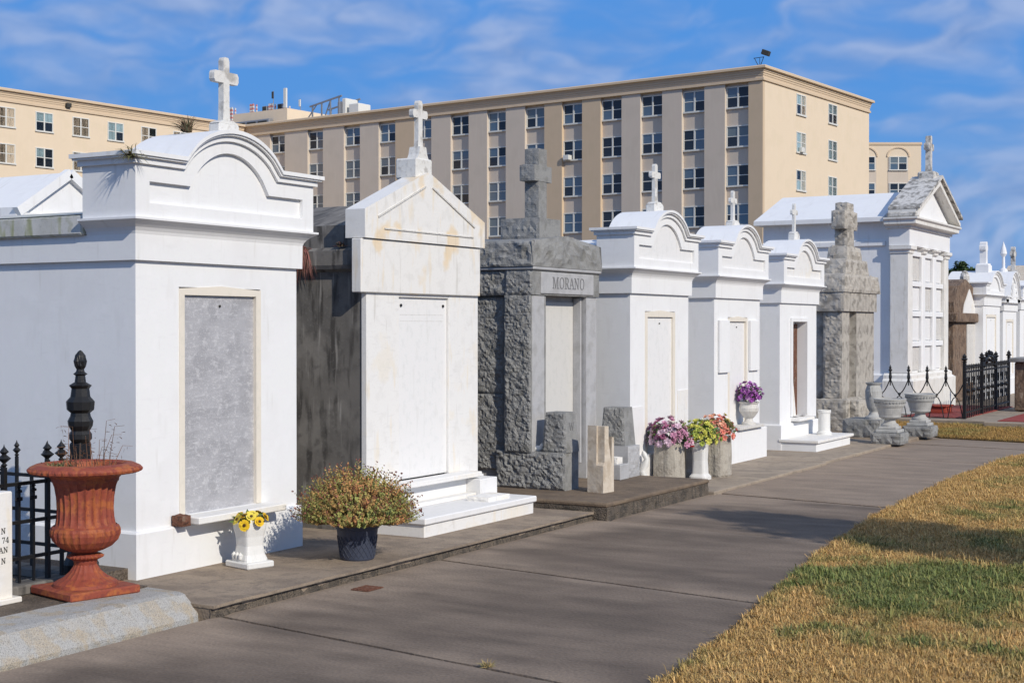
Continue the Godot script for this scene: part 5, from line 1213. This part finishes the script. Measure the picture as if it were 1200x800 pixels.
	for s in [-1, 1]:
		m = MB.new(); m.tube([V(0, .46, s * .095), V(0, .47, s * .15), V(0, .40, s * .165), V(0, .34, s * .12)], .014, 6); part("handle", m, M.urn_stone, t)
	# --- hoop fence before the temple tomb, with its gate run
	t = thing("hoop_fence", "low black iron fence of spikes joined by hanging hoops before the temple tomb", "fence", V(-6.5, .05, -24.8))
	for i in 7:
		var x := -7.40 + i * .313
		m = MB.new(); m.bar(V(x, .62 if i > 0 and i < 6 else .05, -24.8), V(x, .84, -24.8), .016); spear(m, V(x, .82, -24.8), .16, .022, 1.2); m.lathe([Vector2(.02, .72), Vector2(.028, .76), Vector2(.02, .83)], V(x, 0, -24.8), 8); part("spike", m, M.iron, t)
		if i < 6:
			var pts := []
			for s in 13:
				var u := s / 12.0; pts.append(V(x + u * .313, .74 - .26 * (1.0 - pow(absf(u * 2 - 1), 1.7)), -24.8))
			m = MB.new(); m.tube(pts, .010, 5); m.lathe([Vector2(0, -.03), Vector2(.032, 0), Vector2(0, .03)], V(x + .156, .47, -24.8), 7); part("hoop", m, M.iron, t)
			var p2 := []
			for s in 9:
				var u := s / 8.0; p2.append(V(x + .156 + (u - .5) * .25, .08 + .36 * (1.0 - pow(absf(u * 2 - 1), 2.2)), -24.8))
			m = MB.new(); m.tube(p2, .009, 5); part("hoop", m, M.iron, t)
	m = MB.new(); m.bar(V(-7.4, .08, -24.8), V(-5.52, .08, -24.8), .018); part("rail", m, M.iron, t)
	t = thing("iron_gate_fence", "ornate black iron fence with arched gate beside the red paved plot", "fence", V(-5.57, .09, -27))
	for y in [.18, .86]:
		m = MB.new(); m.bar(V(-5.53, y, -24.8), V(-5.65, y, -29.1), .03); part("rail", m, M.iron, t)
	for i in 29:
		var u := i / 28.0; var x := lerpf(-5.53, -5.65, u); var z := lerpf(-24.8, -29.1, u)
		var post: bool = i in [0, 10, 19, 28]
		m = MB.new(); m.bar(V(x, .08, z), V(x, 1.02 if post else .92, z), .05 if post else .018); spear(m, V(x, 1.02 if post else .90, z), .16 if post else .1, .04 if post else .018, 1.1)
		part("post" if post else "baluster", m, M.iron, t)
		if i % 3 == 2 and not post:
			m = MB.new()
			for s in [-1, 1]:
				var pts := []
				for k2 in 15:
					var a := TAU * k2 / 14 * .8
					pts.append(V(x, .54 + s * .16 + .075 * sin(a), z + .075 * cos(a)))
				m.tube(pts, .012, 5)
			m.lathe([Vector2(0, -.05), Vector2(.05, 0), Vector2(0, .05)], V(x, .54, z), 8)
			part("scroll", m, M.iron, t)
	var arc := []
	for i in 17:
		var u := i / 16.0; arc.append(V(lerpf(-5.572, -5.607, u), .93 + .17 * sin(u * PI), lerpf(-26.35, -27.7, u)))
	m = MB.new(); m.tube(arc, .028, 6); part("gate_arch", m, M.iron, t)
	for i in 5:
		m = MB.new(); var pa: Vector3 = arc[2 + i * 3]; spear(m, pa, .12, .03, 1.4); m.lathe([Vector2(0, -.04), Vector2(.05, 0), Vector2(0, .04)], pa - V(0, .07, 0), 8); part("gate_ornament", m, M.iron, t)
	# --- dark pedestal at the right edge
	t = thing("dark_pedestal", "dark brown stone pedestal with grey top slab, cut by the right edge", "pedestal", V(-4.8, .10, -27.8))
	m = MB.new(); m.box(V(-5.22, .10, -27.4), V(-4.3, .98, -28.3), .02); part("block", m, M.brown_stucco, t)
	m = MB.new(); m.box(V(-5.30, .98, -27.3), V(-4.2, 1.06, -28.4), .015); part("top_slab", m, M.granite, t)
	t = thing("red_pot", "small red box planter on the red paving at the temple tomb", "planter", V(-6.3, .09, -26.4))
	m = MB.new(); m.box(V(-6.5, .092, -26.1), V(-6.15, .20, -26.6), .01); m.box(V(-6.53, .20, -26.07), V(-6.12, .225, -26.63), .006); part("body", m, plain(Color(.60, .25, .18), .85), t)

func potted_shrub():
	var P := V(-5.72, .072, -7.87)
	var t := thing("potted_shrub", "dense green and rust coloured shrub in a dark blue plastic pot on the pavement", "potted plant", P); org = Vector3.ZERO
	var m := MB.new()
	m.lathe([Vector2(.0, 0), Vector2(.108, 0), Vector2(.114, .01), Vector2(.138, .205), Vector2(.147, .21), Vector2(.150, .235), Vector2(.144, .242), Vector2(.132, .24), Vector2(.126, .2)], Vector3.ZERO, 48); part("pot", m, M.pot_blue, t)
	m = MB.new()
	for i in 22:
		for s in [-1, 1]:
			var pts := []
			for k in 7:
				var u := k / 6.0; var a: float = TAU * i / 22 + s * u * .75
				var r := lerpf(.115, .133, u) + .0015
				pts.append(V(cos(a) * r, .02 + u * .14, sin(a) * r))
			m.tube(pts, .0022, 4)
	part("lattice_relief", m, M.pot_blue, t)
	m = MB.new(); m.disc(V(0, .215, 0), .128); part("earth", m, M.soil, t)
	var g := RandomNumberGenerator.new(); g.seed = 15
	m = MB.new(); m.use_col = true
	for i in 2300:
		var a := g.randf() * TAU; var k := pow(g.randf(), .5)
		var lean := k * 1.62
		var d := V(cos(a) * sin(lean), cos(lean) * 1.02, sin(a) * sin(lean))
		var L := g.randf_range(.28, .39) * lerpf(1.14, .84, k)
		if g.randf() < .10: L *= g.randf_range(1.02, 1.10)
		var p0 := V(cos(a) * .10 * k, .21, sin(a) * .10 * k)
		var bend := V(g.randf_range(-.04, .04), .055 * k, g.randf_range(-.04, .04))
		var p1 := p0 + d * L * .45 + bend * .6 + V(0, .02, 0); var p2 := p0 + d * L * .8 + bend; var p3 := p0 + d * L + bend + V(0, .03 * k, 0)
		var hue := hew.get_noise_3d(cos(a) * 12, k * 20, sin(a) * 12) + g.randf_range(-.4, .4)
		var green := Color(.27, .29, .08); var rust := Color(.46, .20, .08)
		var base := green.lerp(rust, clampf(.36 + hue * 1.1, 0, 1))
		m.col = rust.lerp(Color(.16, .10, .05), g.randf()) * .8
		m.tube([p0, p1, p2], [.0022, .0018, .0014], 3)
		var nleaf := 20
		for q in nleaf:
			var u := .18 + .82 * float(q) / nleaf
			var c := p1.lerp(p2, (u - .3) / .5) if u < .8 else p2.lerp(p3, (u - .8) / .2)
			if u < .4: c = p0.lerp(p1, u / .4)
			var o := V(g.randf_range(-1, 1), g.randf_range(.2, 1.3), g.randf_range(-1, 1)).normalized()
			var s := o.cross(d).normalized() * .0066
			m.col = base * g.randf_range(.65, 1.35)
			var l := g.randf_range(.012, .022)
			m.tri(c - s, c + o * l, c + s)
		if g.randf() < .25:
			m.col = Color(.30, .12, .09) * g.randf_range(.6, 1.3)
			for q in 4:
				var o := V(g.randf_range(-1, 1), g.randf_range(0, 1), g.randf_range(-1, 1)).normalized() * .010
				m.tri(p3 + o, p3 + V(o.y, -o.x, o.z), p3 + V(o.z, o.x, -o.y))
	var o3 := MeshInstance3D.new(); o3.name = "foliage"; o3.mesh = m.mesh(); o3.material_override = M.leaf; t.add_child(o3, true)

func blade_tuft(called: String, label: String, cat: String, at: Vector3, n: int, l: float, w: float, cols: Array, seed_: int, up := .4, droop := .3, dir := Vector3.ZERO):
	var t := thing(called, label, cat, at); org = Vector3.ZERO
	var g := RandomNumberGenerator.new(); g.seed = seed_
	var m := MB.new(); m.use_col = true
	for i in n:
		var d := (V(g.randf_range(-1, 1), g.randf_range(-.2, 1) + up, g.randf_range(-1, 1)) + dir).normalized(); var s := d.cross(V(.2, 1, .4)).normalized() * w
		var L := l * g.randf_range(.5, 1.15); var p := V(g.randf_range(-.02, .02), 0, g.randf_range(-.02, .02))
		var c: Color = cols[g.randi() % cols.size()]; m.col = c * g.randf_range(.7, 1.3)
		var q := p + d * L * .55; var e := p + d * L + V(0, -droop * L, 0)
		m.quad(p - s, p + s, q + s * .7, q - s * .7); m.tri(q - s * .7, e, q + s * .7)
	var o := MeshInstance3D.new(); o.name = "leaves"; o.mesh = m.mesh(); o.material_override = M.leaf; t.add_child(o, true)

func tuft_mesh(seed_: int, n: int, h: float, spread: float, w: float) -> ArrayMesh:
	var m := MB.new(); var g := RandomNumberGenerator.new(); g.seed = seed_
	m.use_col = true
	for i in n:
		var a := g.randf() * TAU; var p := V(g.randf_range(-spread, spread), 0, g.randf_range(-spread, spread))
		var lean := g.randf_range(.2, 1.25); var L := h * g.randf_range(.6, 1.25)
		var d := V(cos(a) * sin(lean), cos(lean), sin(a) * sin(lean)); var s := V(-sin(a), 0, cos(a)) * w
		var q := p + d * L * .6 + V(0, .1 * L, 0); var e := p + d * L + V(0, -.12 * L, 0)
		var k := g.randf_range(.5, 1.5); m.col = Color(k, k * g.randf_range(.92, 1.08), k * g.randf_range(.85, 1.1))
		m.quad(p - s, p + s, q + s * .6, q - s * .6); m.tri(q - s * .6, e, q + s * .6)
	return m.mesh()
func grow(called: String, label: String, meshes: Array, spots: Array):
	# spots: [position, scale, colour]; one MultiMesh per tuft shape under one node
	var t := Node3D.new(); t.name = called; add_child(t)
	t.set_meta("label", label); t.set_meta("category", "grass"); t.set_meta("kind", "stuff")
	var g := RandomNumberGenerator.new(); g.seed = 8
	for k in meshes.size():
		var mine := []
		for i in spots.size():
			if i % meshes.size() == k: mine.append(spots[i])
		var mm := MultiMesh.new(); mm.transform_format = MultiMesh.TRANSFORM_3D; mm.use_colors = true; mm.mesh = meshes[k]; mm.instance_count = mine.size()
		for i in mine.size():
			mm.set_instance_transform(i, Transform3D(Basis(Vector3.UP, g.randf() * TAU).scaled(Vector3.ONE * mine[i][1]), mine[i][0]))
			mm.set_instance_color(i, mine[i][2])
		var o := MultiMeshInstance3D.new(); o.name = "tufts"; o.multimesh = mm; o.material_override = M.leaf
		t.add_child(o, true); o.set_meta("kind", "stuff")
func leaf_tree(called: String, label: String, at: Vector3, trunk_h: float, crowns: Array, n: int, leaf: float, col: Color, seed_: int, tr := .12):
	var t := thing(called, label, "tree", at); org = Vector3.ZERO
	var g := RandomNumberGenerator.new(); g.seed = seed_
	var m := MB.new(); m.tube([V(0, -.1, 0), V(.04, trunk_h * .4, .03), V(-.03, trunk_h * .75, 0), V(0, trunk_h, 0)], [tr, tr * .8, tr * .65, tr * .4], 9)
	for c in crowns:
		m.tube([V(0, trunk_h * .7, 0), (V(0, trunk_h, 0) + c[0]) / 2, c[0]], [tr * .4, tr * .28, tr * .12], 6)
	part("trunk", m, M.bark, t)
	m = MB.new(); m.use_col = true
	for i in n:
		var c: Array = crowns[g.randi() % crowns.size()]
		var d := V(g.randfn(), g.randfn(), g.randfn()).normalized() * pow(g.randf(), .45)
		var p: Vector3 = c[0] + V(d.x * c[1].x, d.y * c[1].y, d.z * c[1].z)
		var u := V(g.randf_range(-1, 1), g.randf_range(-.6, .4), g.randf_range(-1, 1)).normalized(); var s := u.cross(V(g.randf_range(-1, 1), 1, g.randf_range(-1, 1))).normalized()
		m.col = col * g.randf_range(.6, 1.4); var l := leaf * g.randf_range(.7, 1.3)
		m.tri(p, p + u * l * .5 + s * l * .28, p + u * l); m.tri(p, p + u * l, p + u * l * .5 - s * l * .28)
	var o := MeshInstance3D.new(); o.name = "crown"; o.mesh = m.mesh(); o.material_override = M.leaf; t.add_child(o, true)

func plants():
	# little plants rooted in the tombs
	var dry := [Color(.13, .12, .05), Color(.10, .11, .04), Color(.20, .15, .07)]
	blade_tuft("wall_plant", "spiky tuft of dry leaves growing from the top corner of the leftmost tomb", "plant", V(-6.34, 2.64, -6.43), 90, .13, .0035, dry, 1, .1, .35, V(.1, 0, .5))
	blade_tuft("wall_plant", "brown weed at the foot of the cross on the leftmost tomb", "plant", V(-6.62, 2.90, -7.22), 110, .15, .004, [Color(.15, .09, .05), Color(.11, .10, .05)], 2, .5, .2, V(-.3, 0, .2))
	blade_tuft("wall_plant", "reddish creeper hanging from the ledge of the dark stucco body", "plant", V(-6.98, 2.24, -8.88), 260, .16, .005, [Color(.16, .05, .045), Color(.09, .05, .03), Color(.20, .08, .07)], 3, -.6, .8, V(0, -.6, .4))
	blade_tuft("wall_plant", "small dry weed on the ledge under the marble pediment", "plant", V(-6.62, 2.23, -8.90), 70, .07, .004, [Color(.15, .06, .05), Color(.12, .09, .05)], 4, .3, .4)
	blade_tuft("path_tuft", "small tuft of dry grass in the path joint, bottom middle", "plant", V(-3.55, .0, -5.93), 70, .05, .002, [Color(.34, .24, .10), Color(.26, .22, .09)], 5, .1, .2)
	# lawn grass
	var f := FastNoiseLite.new(); f.seed = 17; f.frequency = .55; f.fractal_octaves = 3
	var f2 := FastNoiseLite.new(); f2.seed = 18; f2.frequency = 2.6; f2.fractal_octaves = 2
	var g := RandomNumberGenerator.new(); g.seed = 12
	var spots := []
	var straw := Color(.77, .50, .20); var straw2 := Color(.52, .30, .105); var green := Color(.135, .18, .045); var green2 := Color(.235, .26, .08)
	for i in 150000:
		var z := -4.6 - 15.2 * pow(g.randf(), 1.35)
		var xr := -.185 * absf(z) + 1.2
		var x := g.randf_range(-3.75, xr)
		var e := f2.get_noise_2d(x * 3, z * 3) * .06
		if not Geometry2D.is_point_in_polygon(Vector2(x + e - .02, z), lawn_edge): continue
		# green bands lie across the lawn, between straw
		var n := f.get_noise_2d(x * 1.2, z) * 1.1 + f2.get_noise_2d(x, z) * .6
		var zw := z + .55 * f.get_noise_2d(x * 2.0 + 40, z * 1.5) + .12 * f2.get_noise_2d(x + 9, z)
		var b1 := exp(-pow((zw + 9.0 + .12 * (x + 2.2)) / .95, 4)) * smoothstep(-3.35, -2.85, x + .3 * f2.get_noise_2d(x, z)); var b2 := exp(-pow((zw + 7.4) / .26, 2)) * .8 * smoothstep(-2.75, -2.4, x); var b3 := exp(-pow((zw + 12.3) / .5, 2)) * .45 * smoothstep(-3.3, -2.7, x); var b4 := exp(-pow((zw + 10.9) / .5, 2)) * .5 * smoothstep(-3.4, -2.8, x)
		var gr := clampf(n * .9 - .1 + b1 * 1.1 + b2 + b3 + b4, 0, 1)
		gr = clampf(gr + g.randf_range(-.28, .28), 0, 1)
		var c := straw.lerp(straw2, g.randf()).lerp(green.lerp(green2, g.randf()), gr)
		var s := g.randf_range(.7, 1.3) * (1.0 + .35 * gr) * (1.7 if g.randf() < .06 else 1.0)
		spots.append([V(x, .005, z), s, c])
	var tm := [tuft_mesh(1, 9, .034, .026, .0019), tuft_mesh(2, 9, .040, .028, .0017), tuft_mesh(3, 8, .028, .026, .0021), tuft_mesh(4, 8, .048, .024, .0016)]
	grow("lawn_grass", "patchy straw brown and green lawn grass right of the path", tm, spots)
	spots = []
	for i in 9000:
		var x := g.randf_range(-6.6, -1.5); var z := g.randf_range(-24.4, -21.0)
		if not Geometry2D.is_point_in_polygon(Vector2(x, z), far_lawn): continue
		var gr := clampf(f.get_noise_2d(x, z) - .1 + g.randf_range(-.2, .2), 0, .6)
		spots.append([V(x, .015, z), g.randf_range(1.0, 1.9), Color(.42, .27, .07).lerp(straw2, g.randf()).lerp(green2, gr)])
	grow("verge_grass", "strip of dry golden grass before the iron fence and red paving", tm, spots)
	# the tree outside the picture whose shade lies across the path
	leaf_tree("lawn_tree", "young leafy tree on the lawn that throws shade over the path", V(3.0, 0, -8.5), 3.6, [[V(-.3, 4.0, .0), V(.8, .55, .42)], [V(.5, 4.35, -.15), V(.8, .5, .45)], [V(.1, 3.55, .2), V(.9, .4, .4)], [V(-.5, 4.5, -.3), V(.5, .35, .35)], [V(.6, 3.2, -.1), V(.7, .35, .35)]], 5200, .13, Color(.07, .11, .03), 5, .09)
	# trees far off
	leaf_tree("far_tree", "dark green tree top showing between the temple tomb and the small brown tomb", V(-16.4, 0, -71.3), 2.6, [[V(0, 3.35, 0), V(1.3, .9, 1.0)], [V(1.1, 3.55, .2), V(.9, .7, .8)], [V(-1.1, 3.45, -.2), V(1.1, .8, .9)], [V(.35, 4.35, 0), V(.35, .5, .3)], [V(-.35, 4.10, .1), V(.45, .35, .3)], [V(.9, 4.20, 0), V(.3, .25, .25)]], 5500, .17, Color(.06, .10, .035), 6, .15)
	leaf_tree("far_tree", "small dark tree top beside the cross of the far white tomb", V(-14.4, 0, -72.0), 2.2, [[V(0, 3.2, 0), V(.8, .9, .8)], [V(-.6, 3.1, .1), V(.6, .7, .6)]], 2400, .15, Color(.055, .09, .035), 7, .12)
